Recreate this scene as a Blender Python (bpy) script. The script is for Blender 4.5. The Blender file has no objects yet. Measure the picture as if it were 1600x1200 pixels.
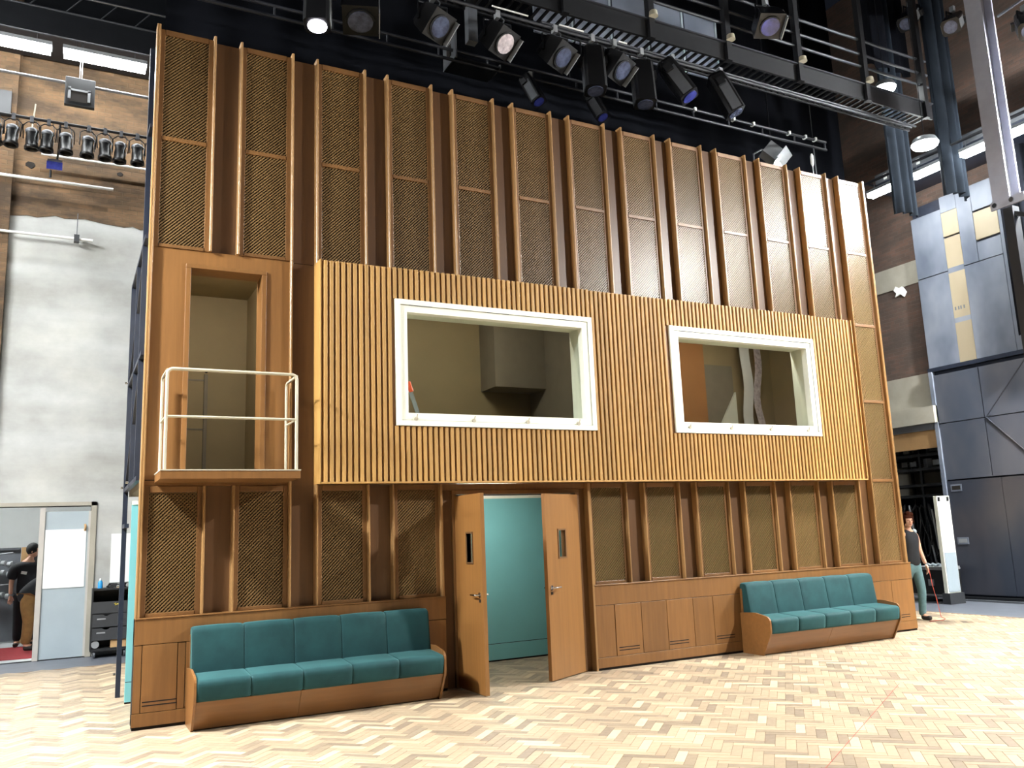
import bpy, bmesh, math, random
from mathutils import Vector, Matrix
random.seed(7)
S = bpy.context.scene
COL = S.collection
PI = math.pi

# ------------------------------------------------------------------ camera
CAM = Vector((-0.6271, -8.7405, 1.6))
FPX = 1326.96
YAW, PITCH, ROLL = 0.48564, 0.17559, -0.03897
fw = Vector((math.sin(YAW)*math.cos(PITCH), math.cos(YAW)*math.cos(PITCH), math.sin(PITCH)))
rt = Vector((math.cos(YAW), -math.sin(YAW), 0.0))
up = rt.cross(fw)
cr, sr = math.cos(ROLL), math.sin(ROLL)
r0 = rt*cr + up*sr
u0 = up*cr - rt*sr
cd = bpy.data.cameras.new('camera')
cd.sensor_width = 36.0
cd.lens = FPX*36.0/1600.0
cd.clip_end = 200
cam = bpy.data.objects.new('camera', cd)
COL.objects.link(cam)
cam.matrix_world = Matrix((
    (r0.x, u0.x, -fw.x, CAM.x), (r0.y, u0.y, -fw.y, CAM.y), (r0.z, u0.z, -fw.z, CAM.z), (0, 0, 0, 1)))
S.camera = cam

# ------------------------------------------------------------------ world, exposure
w = bpy.data.worlds.new('world')
S.world = w
w.use_nodes = True
w.node_tree.nodes['Background'].inputs[0].default_value = (0.006, 0.007, 0.010, 1)
w.node_tree.nodes['Background'].inputs[1].default_value = 1.0
S.view_settings.view_transform = 'Standard'
S.view_settings.look = 'None'
S.view_settings.gamma = 1.0
S.view_settings.use_curve_mapping = False
S.view_settings.exposure = 0.0
TUBE = 75.0        # emission of the fluorescent work lights at the rear
TUBE_R, TUBE_L = 4300.0, 500.0   # the bright work lights nearest the set on the two side galleries
TUBE_F = 180.0      # the ones further front
FLOOD = 60.0        # emission of the small flood lamps
KEY_L, KEY_R = 2100.0, 3400.0   # two work floods over the stage front, left and right of the frame

def area(name, loc, target, size, power, color=(1, 1, 1)):
    d = bpy.data.lights.new(name, 'AREA')
    d.size = size
    d.energy = power
    d.color = color
    o = bpy.data.objects.new(name, d)
    COL.objects.link(o)
    o.location = loc
    o.rotation_euler = (Vector(target)-Vector(loc)).to_track_quat('-Z', 'Y').to_euler()
    return o
# house lights over the auditorium, far behind the camera
area('house_light', (1.0, -17, 11), (4.0, 0, 3.0), 3.0, 60, (1.0, 0.96, 0.88))
area('house_light', (10.0, -17, 11), (6.5, 0, 3.0), 3.0, 60, (1.0, 0.96, 0.88))

# ------------------------------------------------------------------ material helpers
def srgb(r, g, b):
    f = lambda c: (c/255.0)/12.92 if c/255.0 <= 0.04045 else ((c/255.0+0.055)/1.055)**2.4
    return (f(r), f(g), f(b), 1.0)
MATS = {}
def base(name, rough=0.6, metal=0.0, spec=0.5):
    m = bpy.data.materials.new(name)
    m.use_nodes = True
    b = m.node_tree.nodes['Principled BSDF']
    b.inputs['Roughness'].default_value = rough
    b.inputs['Metallic'].default_value = metal
    b.inputs['Specular IOR Level'].default_value = spec
    MATS[name] = m
    return m, m.node_tree, b
def coords(nt, scale=(1, 1, 1), rot=(0, 0, 0)):
    tc = nt.nodes.new('ShaderNodeTexCoord')
    mp = nt.nodes.new('ShaderNodeMapping')
    mp.inputs['Scale'].default_value = scale
    mp.inputs['Rotation'].default_value = rot
    nt.links.new(tc.outputs['Object'], mp.inputs['Vector'])
    return mp.outputs['Vector']
def noise(nt, vec, scale, detail=4, rough=0.6):
    n = nt.nodes.new('ShaderNodeTexNoise')
    n.inputs['Scale'].default_value = scale
    n.inputs['Detail'].default_value = detail
    n.inputs['Roughness'].default_value = rough
    nt.links.new(vec, n.inputs['Vector'])
    return n.outputs['Fac']
def ramp(nt, fac, stops):
    r = nt.nodes.new('ShaderNodeValToRGB')
    e = r.color_ramp.elements
    e[0].position, e[0].color = stops[0]
    e[1].position, e[1].color = stops[-1]
    for p, c in stops[1:-1]:
        q = e.new(p)
        q.color = c
    nt.links.new(fac, r.inputs['Fac'])
    return r.outputs['Color']
def bump(nt, b, fac, strength=0.2, dist=0.01):
    n = nt.nodes.new('ShaderNodeBump')
    n.inputs['Strength'].default_value = strength
    n.inputs['Distance'].default_value = dist
    nt.links.new(fac, n.inputs['Height'])
    nt.links.new(n.outputs['Normal'], b.inputs['Normal'])
def mixc(nt, fac, a, b, mode='MIX'):
    m = nt.nodes.new('ShaderNodeMix')
    m.data_type = 'RGBA'
    m.blend_type = mode
    for s, v in ((0, fac), (6, a), (7, b)):
        if hasattr(v, 'is_linked') or hasattr(v, 'links'):
            nt.links.new(v, m.inputs[s])
        else:
            m.inputs[s].default_value = v
    return m.outputs[2]
def plain(name, rgb, rough=0.6, metal=0.0, var=0.12, vscale=6.0, spec=0.5):
    m, nt, b = base(name, rough, metal, spec)
    c = srgb(*rgb)
    lo = tuple(x*(1-var) for x in c[:3])+(1,)
    hi = tuple(min(1, x*(1+var)) for x in c[:3])+(1,)
    f = noise(nt, coords(nt), vscale)
    nt.links.new(ramp(nt, f, [(0.3, lo), (0.7, hi)]), b.inputs['Base Color'])
    return m
def wood(name, c1, c2, scale=(14, 14, 0.9), rough=0.4, spec=0.5, big=1.2):
    m, nt, b = base(name, rough, 0, spec)
    f = noise(nt, coords(nt, scale), 1.6, 6, 0.62)
    g = noise(nt, coords(nt, (0.9, 0.9, 0.35)), big, 2, 0.5)
    col = ramp(nt, f, [(0.28, srgb(*c1)), (0.72, srgb(*c2))])
    col = mixc(nt, 0.45, col, ramp(nt, g, [(0.3, srgb(*c1)), (0.7, srgb(*c2))]))
    oi = nt.nodes.new('ShaderNodeObjectInfo')
    hs = nt.nodes.new('ShaderNodeHueSaturation')
    mr = nt.nodes.new('ShaderNodeMapRange')
    mr.inputs['To Min'].default_value = 0.88
    mr.inputs['To Max'].default_value = 1.12
    nt.links.new(oi.outputs['Random'], mr.inputs['Value'])
    nt.links.new(mr.outputs[0], hs.inputs['Value'])
    nt.links.new(col, hs.inputs['Color'])
    nt.links.new(hs.outputs[0], b.inputs['Base Color'])
    bump(nt, b, f, 0.05, 0.004)
    return m
def emit(name, rgb, strength):
    m = bpy.data.materials.new(name)
    m.use_nodes = True
    nt = m.node_tree
    nt.nodes.clear()
    o = nt.nodes.new('ShaderNodeOutputMaterial')
    e = nt.nodes.new('ShaderNodeEmission')
    e.inputs[0].default_value = rgb+(1,)
    e.inputs[1].default_value = strength
    nt.links.new(e.outputs[0], o.inputs[0])
    MATS[name] = m
    return m

wood('ply', (96, 65, 35), (122, 86, 47), rough=0.42)
wood('ply_low', (106, 72, 37), (134, 93, 49), rough=0.42)
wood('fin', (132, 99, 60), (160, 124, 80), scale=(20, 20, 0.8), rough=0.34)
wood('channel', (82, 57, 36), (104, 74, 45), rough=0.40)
wood('lattice', (100, 77, 46), (128, 101, 64), scale=(18, 18, 18), rough=0.34)
plain('lattice_back', (34, 24, 16), 0.8)
wood('slat', (148, 110, 54), (178, 138, 76), scale=(9, 9, 0.7), rough=0.6, big=2.4)
wood('slat_back', (122, 82, 40), (142, 98, 50), rough=0.45)
wood('door_wood', (114, 78, 40), (140, 98, 52), scale=(20, 20, 0.8), rough=0.38)
wood('bench_wood', (108, 73, 38), (134, 92, 50), scale=(1.0, 14, 14), rough=0.36)
plain('dark_gap', (22, 15, 10), 0.9)
plain('white_paint', (226, 228, 214), 0.42, var=0.03)
plain('cream_metal', (178, 172, 152), 0.4, var=0.04)
plain('beige_room', (150, 134, 100), 0.75, var=0.07, vscale=1.5)
plain('warm_room', (168, 116, 66), 0.7, var=0.08, vscale=1.5)
plain('grey_room', (128, 120, 104), 0.75, var=0.06)
plain('teal_wall', (110, 174, 178), 0.55, var=0.05, vscale=1.2)
plain('steel_dark', (40, 46, 60), 0.42, 0.3, var=0.15)
plain('steel_black', (20, 22, 26), 0.45, 0.2, var=0.2)
plain('par_black', (12, 12, 14), 0.4, var=0.2)
plain('rail_dark', (38, 40, 47), 0.55, 0.0, var=0.12)
plain('rig_black', (24, 25, 28), 0.46, 0.1, var=0.2)
plain('rig_grey', (92, 95, 100), 0.4, 0.2, var=0.1)
plain('rig_light', (150, 153, 156), 0.35, 0.3, var=0.08)
plain('pipe_steel', (120, 122, 126), 0.3, 0.7, var=0.1)
plain('chrome', (200, 200, 200), 0.18, 1.0, var=0.03)
plain('column_grey', (150, 152, 164), 0.5, 0.0, var=0.06)
plain('drape_black', (14, 16, 22), 0.95, var=0.2, vscale=3, spec=0.1)
plain('drape_blue', (44, 52, 62), 0.85, var=0.12, vscale=3, spec=0.2)
plain('tape_white', (226, 228, 226), 0.6, var=0.03)
plain('plastic_black', (24, 25, 27), 0.5, var=0.15)
plain('drawer_black', (48, 50, 53), 0.55, var=0.1)
plain('cardboard', (186, 150, 104), 0.8, var=0.06)
plain('blue_plastic', (40, 140, 205), 0.35, var=0.06)
plain('orange_plastic', (222, 84, 40), 0.4, var=0.05)
plain('red_carpet', (150, 44, 50), 0.95, var=0.12, vscale=20)
plain('grey_floor', (92, 96, 104), 0.45, var=0.12, vscale=4)
plain('pale_floor', (176, 180, 182), 0.5, var=0.06, vscale=3)
plain('white_wall', (226, 228, 226), 0.7, var=0.03, vscale=2)
plain('grey_panel', (96, 100, 106), 0.55, var=0.06)
plain('leaf_grey', (150, 162, 168), 0.5, var=0.05, vscale=2)
plain('frame_grey', (168, 164, 158), 0.55, var=0.05)
plain('skin', (214, 164, 138), 0.5, var=0.05)
plain('hair_dark', (52, 26, 16), 0.95, var=0.3, vscale=40, spec=0.05)
plain('cap_black', (22, 22, 24), 0.8, var=0.1)
plain('shirt_black', (24, 26, 31), 0.85, var=0.15, vscale=12)
plain('khaki', (140, 104, 58), 0.85, var=0.15, vscale=12)
plain('jeans', (88, 118, 122), 0.85, var=0.14, vscale=14)
plain('shoe_dark', (42, 36, 34), 0.6)
plain('cable_red', (170, 70, 56), 0.5)
plain('lens_dark', (70, 76, 96), 0.10, 0.0, var=0.5, vscale=9)
plain('lens_blue', (54, 60, 130), 0.10, 0.0, var=0.4, vscale=9)
plain('lens_clear', (190, 180, 184), 0.2, 0.0, var=0.35, vscale=14)
plain('concrete', (150, 146, 134), 0.85, var=0.12, vscale=2.2)
plain('green_cloth', (36, 92, 62), 0.8)
plain('yellow_paint', (206, 186, 60), 0.6)
emit('lamp_tube', (0.97, 1.0, 1.0), TUBE)
emit('lamp_tube_right', (0.98, 1.0, 1.0), TUBE_R)
emit('lamp_tube_left', (0.98, 1.0, 1.0), TUBE_L)
emit('lamp_tube_mid', (0.98, 1.0, 1.0), 850.0)
emit('lamp_tube_front', (0.98, 1.0, 1.0), TUBE_F)
emit('lamp_fill', (1.0, 0.96, 0.88), 130.0)  # glow of the added, unseen fill lamps behind the set
emit('lamp_key_left', (0.98, 1.0, 1.0), KEY_L)
emit('lamp_key_right', (1.0, 0.99, 0.96), KEY_R)
emit('lamp_flood', (0.95, 1.0, 1.0), FLOOD)
emit('lamp_moving', (0.9, 0.88, 1.0), 9.0)

# velvet
m, nt, b = base('velvet', 0.75, 0, 0.25)
f = noise(nt, coords(nt, (1, 1, 1)), 3.0, 5, 0.6)
nt.links.new(ramp(nt, f, [(0.3, srgb(16, 50, 53)), (0.7, srgb(27, 68, 70))]), b.inputs['Base Color'])
b.inputs['Sheen Weight'].default_value = 0.45
b.inputs['Sheen Roughness'].default_value = 0.4
b.inputs['Sheen Tint'].default_value = srgb(150, 220, 220)
bump(nt, b, noise(nt, coords(nt), 220, 2), 0.1, 0.002)

# herringbone block: per-block tone from a face attribute, grain from noise
m, nt, b = base('parquet', 0.42, 0, 0.4)
at = nt.nodes.new('ShaderNodeAttribute')
at.attribute_name = 'tone'
col = ramp(nt, at.outputs['Fac'], [(0.0, srgb(118, 104, 90)), (0.25, srgb(146, 130, 108)), (0.5, srgb(168, 150, 124)), (0.75, srgb(160, 138, 114)), (1.0, srgb(200, 182, 150))])
f = noise(nt, coords(nt, (8, 8, 8)), 2.0, 5)
col = mixc(nt, 0.18, col, ramp(nt, f, [(0.3, srgb(140, 120, 96)), (0.7, srgb(206, 190, 162))]))
nt.links.new(col, b.inputs['Base Color'])
plain('parquet_joint', (128, 106, 82), 0.8)

# plaster
m, nt, b = base('plaster', 0.85)
f = noise(nt, coords(nt, (1, 1, 1.2)), 0.9, 8, 0.6)
g = noise(nt, coords(nt, (0.5, 1, 2.4)), 0.8, 4, 0.5)
col = ramp(nt, f, [(0.32, srgb(132, 133, 130)), (0.5, srgb(162, 164, 162)), (0.68, srgb(188, 189, 184))])
col = mixc(nt, 0.4, col, ramp(nt, g, [(0.35, srgb(140, 138, 130)), (0.65, srgb(186, 189, 188))]))
nt.links.new(col, b.inputs['Base Color'])
bump(nt, b, f, 0.25, 0.02)

def brick(name, axis, c1, c2, mortar, stain):
    m, nt, b = base(name, 0.9)
    tc = nt.nodes.new('ShaderNodeTexCoord')
    sp = nt.nodes.new('ShaderNodeSeparateXYZ')
    cb = nt.nodes.new('ShaderNodeCombineXYZ')
    nt.links.new(tc.outputs['Object'], sp.inputs[0])
    nt.links.new(sp.outputs[axis], cb.inputs[0])
    nt.links.new(sp.outputs[2], cb.inputs[1])
    br = nt.nodes.new('ShaderNodeTexBrick')
    br.inputs['Scale'].default_value = 1.0
    br.inputs['Brick Width'].default_value = 0.23
    br.inputs['Row Height'].default_value = 0.078
    br.inputs['Mortar Size'].default_value = 0.006
    br.inputs['Mortar Smooth'].default_value = 0.4
    br.inputs['Color1'].default_value = srgb(*c1)
    br.inputs['Color2'].default_value = srgb(*c2)
    br.inputs['Mortar'].default_value = srgb(*mortar)
    nt.links.new(cb.outputs[0], br.inputs['Vector'])
    f = noise(nt, coords(nt, (0.7, 0.7, 1.8)), 1.1, 8, 0.68)
    g = nt.nodes.new('ShaderNodeMath')
    g.operation = 'MULTIPLY'
    g.inputs[1].default_value = 0.9
    nt.links.new(ramp(nt, f, [(0.38, (0, 0, 0, 1)), (0.60, (1, 1, 1, 1))]), g.inputs[0])
    col = mixc(nt, g.outputs[0], br.outputs['Color'], srgb(*stain))
    nt.links.new(col, b.inputs['Base Color'])
    bump(nt, b, br.outputs['Fac'], 0.5, -0.01)
    return m
brick('brick_back', 0, (122, 94, 66), (100, 78, 54), (108, 90, 68), (60, 48, 36))
brick('brick_side', 1, (100, 76, 64), (82, 66, 58), (92, 82, 74), (70, 60, 54))

# painted scenery panel on the dock door
def panelmat(name, c1, c2, s=(0.5, 0.9, 0.5), rough=0.5):
    m, nt, b = base(name, rough)
    f = noise(nt, coords(nt, s), 1.0, 3, 0.5)
    nt.links.new(ramp(nt, f, [(0.35, srgb(*c1)), (0.65, srgb(*c2))]), b.inputs['Base Color'])
panelmat('dock_grey', (88, 96, 110), (124, 130, 142), s=(0.8, 1.3, 0.8))
panelmat('dock_tan', (146, 134, 112), (166, 154, 130))
panelmat('dock_navy', (64, 70, 82), (92, 92, 98), rough=0.42)
panelmat('dock_dark', (46, 52, 64), (74, 70, 72), rough=0.42)

# glass
m = bpy.data.materials.new('glass')
m.use_nodes = True
nt = m.node_tree
nt.nodes.clear()
o_ = nt.nodes.new('ShaderNodeOutputMaterial')
t_ = nt.nodes.new('ShaderNodeBsdfTransparent')
t_.inputs[0].default_value = (0.93, 0.95, 0.92, 1)
g_ = nt.nodes.new('ShaderNodeBsdfGlossy')
g_.inputs['Roughness'].default_value = 0.02
lw = nt.nodes.new('ShaderNodeLayerWeight')
lw.inputs['Blend'].default_value = 0.5
pw_ = nt.nodes.new('ShaderNodeMath')
pw_.operation = 'POWER'
pw_.inputs[1].default_value = 4.0
nt.links.new(lw.outputs['Facing'], pw_.inputs[0])
fr = nt.nodes.new('ShaderNodeMath')
fr.operation = 'MULTIPLY_ADD'
fr.inputs[1].default_value = 0.7
fr.inputs[2].default_value = 0.03
nt.links.new(pw_.outputs[0], fr.inputs[0])
mx = nt.nodes.new('ShaderNodeMixShader')
nt.links.new(fr.outputs[0], mx.inputs[0])
nt.links.new(t_.outputs[0], mx.inputs[1])
nt.links.new(g_.outputs[0], mx.inputs[2])
nt.links.new(mx.outputs[0], o_.inputs[0])
MATS['glass'] = m

# ------------------------------------------------------------------ mesh helpers
class MB:
    def __init__(s):
        s.v = []
        s.f = []
        s.sm = []
    def add(s, vs, fs, smooth=False):
        o = len(s.v)
        s.v += [tuple(v) for v in vs]
        s.f += [tuple(i+o for i in f) for f in fs]
        s.sm += [smooth]*len(fs)
        return s
    def box(s, x0, x1, y0, y1, z0, z1):
        return s.add([(x0, y0, z0), (x1, y0, z0), (x1, y1, z0), (x0, y1, z0), (x0, y0, z1), (x1, y0, z1), (x1, y1, z1), (x0, y1, z1)],
                     [(0, 3, 2, 1), (4, 5, 6, 7), (0, 1, 5, 4), (1, 2, 6, 5), (2, 3, 7, 6), (3, 0, 4, 7)])
    def obox(s, c, R, sx, sy, sz):
        p = []
        for z in (-1, 1):
            for x, y in ((-1, -1), (1, -1), (1, 1), (-1, 1)):
                p.append(Vector(c)+R @ Vector((x*sx/2, y*sy/2, z*sz/2)))
        return s.add(p, [(0, 3, 2, 1), (4, 5, 6, 7), (0, 1, 5, 4), (1, 2, 6, 5), (2, 3, 7, 6), (3, 0, 4, 7)])
    def prism(s, poly, axis, a0, a1):
        # poly: list of 2-d points in the two other axes, counter-clockwise or not
        n = len(poly)
        def mk(p, a):
            return (a, p[0], p[1]) if axis == 'x' else (p[0], a, p[1]) if axis == 'y' else (p[0], p[1], a)
        vs = [mk(p, a0) for p in poly]+[mk(p, a1) for p in poly]
        fs = [tuple(range(n-1, -1, -1)), tuple(range(n, 2*n))]+[(i, (i+1) % n, n+(i+1) % n, n+i) for i in range(n)]
        return s.add(vs, fs)
    def tube(s, pts, r, n=8, caps=True):
        pts = [Vector(p) for p in pts]
        rings = []
        prev = None
        for i, p in enumerate(pts):
            d = (pts[min(i+1, len(pts)-1)]-pts[max(i-1, 0)]).normalized()
            if prev is None:
                a = Vector((0, 0, 1)) if abs(d.z) < 0.9 else Vector((1, 0, 0))
                e1 = d.cross(a).normalized()
            else:
                e1 = (prev-d*prev.dot(d)).normalized()
            prev = e1
            e2 = d.cross(e1)
            rr = r[i] if isinstance(r, (list, tuple)) else r
            rings.append([p+e1*rr*math.cos(2*PI*k/n)+e2*rr*math.sin(2*PI*k/n) for k in range(n)])
        vs = [v for g in rings for v in g]
        fs = []
        for i in range(len(rings)-1):
            for k in range(n):
                fs.append((i*n+k, i*n+(k+1) % n, (i+1)*n+(k+1) % n, (i+1)*n+k))
        s.add(vs, fs, True)
        if caps:
            s.add(rings[0], [tuple(range(n))])
            s.add(rings[-1], [tuple(range(n))])
        return s
    def mesh(s, name, mats):
        me = bpy.data.meshes.new(name)
        me.from_pydata(s.v, [], s.f)
        bm = bmesh.new()
        bm.from_mesh(me)
        bmesh.ops.recalc_face_normals(bm, faces=bm.faces)
        bm.to_mesh(me)
        bm.free()
        if any(s.sm):
            me.polygons.foreach_set('use_smooth', s.sm)
        for k in (mats if isinstance(mats, (list, tuple)) else [mats]):
            me.materials.append(MATS[k])
        return me
    def build(s, name, mat, parent=None, bevel=0.0):
        o = bpy.data.objects.new(name, s.mesh(name, mat))
        COL.objects.link(o)
        if parent is not None:
            o.parent = parent
        if bevel:
            bv = o.modifiers.new('bevel', 'BEVEL')
            bv.width = bevel
            bv.segments = 2
            bv.limit_method = 'ANGLE'
        return o
def part(name, me, parent, loc=(0, 0, 0), rot=None):
    o = bpy.data.objects.new(name, me)
    COL.objects.link(o)
    o.parent = parent
    o.location = loc
    if rot is not None:
        o.rotation_euler = rot
    return o
def tag(o, label, cat=None, group=None, kind=None):
    if label:
        o['label'] = label
    if cat:
        o['category'] = cat
    if group:
        o['group'] = group
    if kind:
        o['kind'] = kind
    return o
def thing(name, label, cat, loc=(0, 0, 0), rz=0.0, group=None, kind=None):
    o = bpy.data.objects.new(name, None)
    COL.objects.link(o)
    o.empty_display_size = 0.1
    o.location = loc
    o.rotation_euler = (0, 0, rz)
    return tag(o, label, cat, group, kind)
def copytree(o, parent=None):
    c = o.copy()
    COL.objects.link(c)
    c.parent = parent
    for ch in list(o.children):
        copytree(ch, c)
    return c
def box(x0, x1, y0, y1, z0, z1):
    return MB().box(x0, x1, y0, y1, z0, z1)
ORD = ['first', 'second', 'third', 'fourth', 'fifth', 'sixth', 'seventh', 'eighth', 'ninth', 'tenth', 'eleventh', 'twelfth']

# ------------------------------------------------------------------ floor
def project(p):
    d = Vector(p)-CAM
    z = d.dot(fw)
    if z < 0.1:
        return None
    return 800+FPX*d.dot(r0)/z, 600-FPX*d.dot(u0)/z, z
fl = thing('floor', 'pale herringbone parquet stage floor', None, kind='structure')
box(-9, 12.9, -12, 5.2, -0.06, -0.003).build('joint_bed', 'parquet_joint', fl)
L, W = 0.30, 0.075
blocks = []
c45 = math.cos(PI/4)
N = 95
for i in range(-N*2, N*2):
    for j in range(-40, 41):
        # herringbone lattice in the rotated frame (u, v)
        for kind in (0, 1):
            if kind == 0:
                u0_, v0_ = i*W + j*L*1.0, i*W - j*L*1.0
                bx = (u0_, u0_+L, v0_, v0_+W)
            else:
                u0_, v0_ = i*W + j*L*1.0, i*W - j*L*1.0
                bx = (u0_, u0_+W, v0_+W, v0_+W+L)
            uc, vc = (bx[0]+bx[1])/2, (bx[2]+bx[3])/2
            x = (uc-vc)*c45 + 2.0
            y = (uc+vc)*c45 - 2.0
            # rotate so that the zigzag runs along the facade
            if -9 < x < 12.85 and -9.5 < y < 5.15:
                blocks.append((x, y, kind))
vis = []
rest = []
for (x, y, k) in blocks:
    q = project((x, y, 0))
    if q and -10 < q[0] < 1610 and 0 < q[1] < 1215:
        vis.append((q[2], x, y, k))
    else:
        rest.append((x, y, k))
vis.sort()
near, far = vis[:300], vis[300:]
g = 0.0015
def blockmesh(kind, tone):
    a = PI/4 if kind == 0 else 3*PI/4
    hx, hy = L/2-g, W/2-g
    e = 0.002
    vs = []
    for (ex, z) in ((0, -0.003), (0, -e), (e, 0.0)):
        for sx, sy in ((-1, -1), (1, -1), (1, 1), (-1, 1)):
            px, py = sx*(hx-ex), sy*(hy-ex)
            vs.append((px*math.cos(a)-py*math.sin(a), px*math.sin(a)+py*math.cos(a), z))
    fs = [(8, 9, 10, 11)]
    for r in (0, 4):
        for k in range(4):
            fs.append((r+k, r+(k+1) % 4, r+4+(k+1) % 4, r+4+k))
    me = bpy.data.meshes.new('parquet_block')
    me.from_pydata(vs, [], fs)
    at = me.attributes.new('tone', 'FLOAT', 'FACE')
    at.data.foreach_set('value', [tone]*len(fs))
    me.materials.append(MATS['parquet'])
    return me
variants = {k: [blockmesh(k, t/11.0) for t in range(12)] for k in (0, 1)}
for (_, x, y, k) in near:
    part('parquet_block', random.choice(variants[k]), fl, (x, y, 0))
vs, fs, tones = [], [], []
for (x, y, k) in [(a, b_, c) for (_, a, b_, c) in far]+rest:
    a = PI/4 if k == 0 else 3*PI/4
    hx, hy = L/2-g, W/2-g
    o = len(vs)
    for z in (-0.003, 0.0):
        for sx, sy in ((-1, -1), (1, -1), (1, 1), (-1, 1)):
            px, py = sx*hx, sy*hy
            vs.append((x+px*math.cos(a)-py*math.sin(a), y+px*math.sin(a)+py*math.cos(a), z))
    fs.append((o+4, o+5, o+6, o+7))
    t = random.randrange(12)/11.0
    tones.append(t)
    for q in range(4):
        fs.append((o+q, o+(q+1) % 4, o+4+(q+1) % 4, o+4+q))
        tones.append(t)
me = bpy.data.meshes.new('parquet_field')
me.from_pydata(vs, [], fs)
me.attributes.new('tone', 'FLOAT', 'FACE').data.foreach_set('value', tones)
me.materials.append(MATS['parquet'])
pf = part('parquet_field', me, fl)
pf['kind'] = 'stuff'
MB().obox((4.9, -3.78, 0.0005), Matrix.Rotation(math.atan2(1.48, 2.5), 3, 'Z'), 4.4, 0.004, 0.002).build('floor_seam', 'cable_red', fl)
gf = tag(box(-9, 15.4, 5.2, 6.6, -0.06, -0.004).build('floor_strip', 'grey_floor'), 'dark grey stage floor strip along the back wall', None, None, 'structure')
tag(box(12.9, 17.5, -12, 5.2, -0.06, -0.004).build('floor_track', 'grey_floor'), 'dark grey floor strip in front of the dock door', None, None, 'structure')

# ------------------------------------------------------------------ facade
P_W, P_G = 0.57908, 0.24851
PITCHX = P_W+P_G
ZT, ZM, ZB = 6.95, 5.74, 4.575     # upper row: top, mid rail, bottom
ZP = 0.975                         # top of plinth
ZL = 2.185                         # top of lower row
def px_(i):
    return i*PITCHX
XR = px_(12)+P_W
wf = thing('wall_front', 'tall brown timber stage-set wall with lattice panels', None, kind='structure')

LATT = {}
def clip(poly, w_, h_):
    for (ax, lim, sgn) in ((0, 0, 1), (0, w_, -1), (1, 0, 1), (1, h_, -1)):
        out = []
        for i in range(len(poly)):
            p, q = poly[i], poly[(i+1) % len(poly)]
            dp, dq = sgn*(p[ax]-lim), sgn*(q[ax]-lim)
            if dp >= 0:
                out.append(p)
            if (dp > 0) != (dq > 0) and dp != dq:
                t = dp/(dp-dq)
                out.append((p[0]+t*(q[0]-p[0]), p[1]+t*(q[1]-p[1])))
        poly = out
        if len(poly) < 3:
            return []
    return poly
def lattice(w_, h_):
    key = (round(w_, 4), round(h_, 4))
    if key in LATT:
        return LATT[key]
    mb = MB()
    pv = 0.0350
    hw = 0.0082
    c = -w_
    while c < h_+0.03:
        for d in (1, -1):
            if d == 1:
                pl = [(-1, c-1-hw), (w_+1, c+w_+1-hw), (w_+1, c+w_+1+hw), (-1, c-1+hw)]
            else:
                pl = [(-1, c+w_+1-hw), (w_+1, c-1-hw), (w_+1, c-1+hw), (-1, c+w_+1+hw)]
            pl = clip(pl, w_, h_)
            if pl:
                if d == 1:
                    mb.prism(pl, 'y', 0.0, 0.013)
                else:
                    mb.prism(pl, 'y', 0.016, 0.026)
        c += pv
    LATT[key] = mb.mesh('lattice', 'lattice')
    return LATT[key]

FW = 0.026
def fin(parent, x, z0, z1, left):
    # a thin upright fin with a rounded nose
    xa, xb = (x, x+FW) if left else (x-FW, x)
    e = 0.008
    mb = MB().prism([(xa, 0.115), (xa, e), (xa+e, 0), (xb-e, 0), (xb, e), (xb, 0.115)], 'z', z0, z1)
    return mb.build('fin', 'fin', parent)
def lattice_panel(i, z0, z1, rails, fl_=True, fr_=True, ztop=None):
    x = px_(i)
    root = box(x, x+P_W, 0.098, 0.125, z0, z1).build('lattice_panel', 'lattice_back', wf)
    st = 0.048
    xa, xb = x+FW, x+P_W-FW
    box(xa, xa+st, 0.045, 0.098, z0, z1).build('stile', 'ply', root, 0.004)
    box(xb-st, xb, 0.045, 0.098, z0, z1).build('stile', 'ply', root, 0.004)
    zs = [z0]+list(rails)+[z1]
    for k, z in enumerate(zs):
        if k == 0:
            a, b_ = z, z+0.035
        elif k == len(zs)-1:
            a, b_ = z-0.06, z
        else:
            a, b_ = z-0.022, z+0.022
        box(xa+st, xb-st, 0.040, 0.098, a, b_).build('rail', 'ply', root, 0.004)
    for k in range(len(zs)-1):
        a = zs[k]+(0.035 if k == 0 else 0.022)
        b_ = zs[k+1]-(0.06 if k == len(zs)-2 else 0.022)
        lo = part('lattice', lattice(xb-xa-2*st, b_-a), root, (xa+st, 0.052, a))
        lo['kind'] = 'stuff'
    zt = ztop or z1
    if fl_:
        fin(root, x, z0, zt, True)
    if fr_:
        fin(root, x+P_W, z0, zt, False)
    return root
for i in range(12):
    lattice_panel(i, ZB, ZT, [ZM], True, True, ZT+0.03)
lattice_panel(12, ZP, ZT, [2.19, 3.385, ZB, ZM], True, True, ZT+0.03)
for i in (0, 1, 2, 3, 6, 7, 8, 9, 10, 11):
    lattice_panel(i, ZP, ZL, [], True, True)
# channels between the panels
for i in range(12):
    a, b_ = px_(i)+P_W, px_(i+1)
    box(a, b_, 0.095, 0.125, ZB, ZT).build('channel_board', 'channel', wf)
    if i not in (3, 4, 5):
        box(a, b_, 0.095, 0.125, ZP, ZL).build('channel_board', 'channel', wf)
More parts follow.
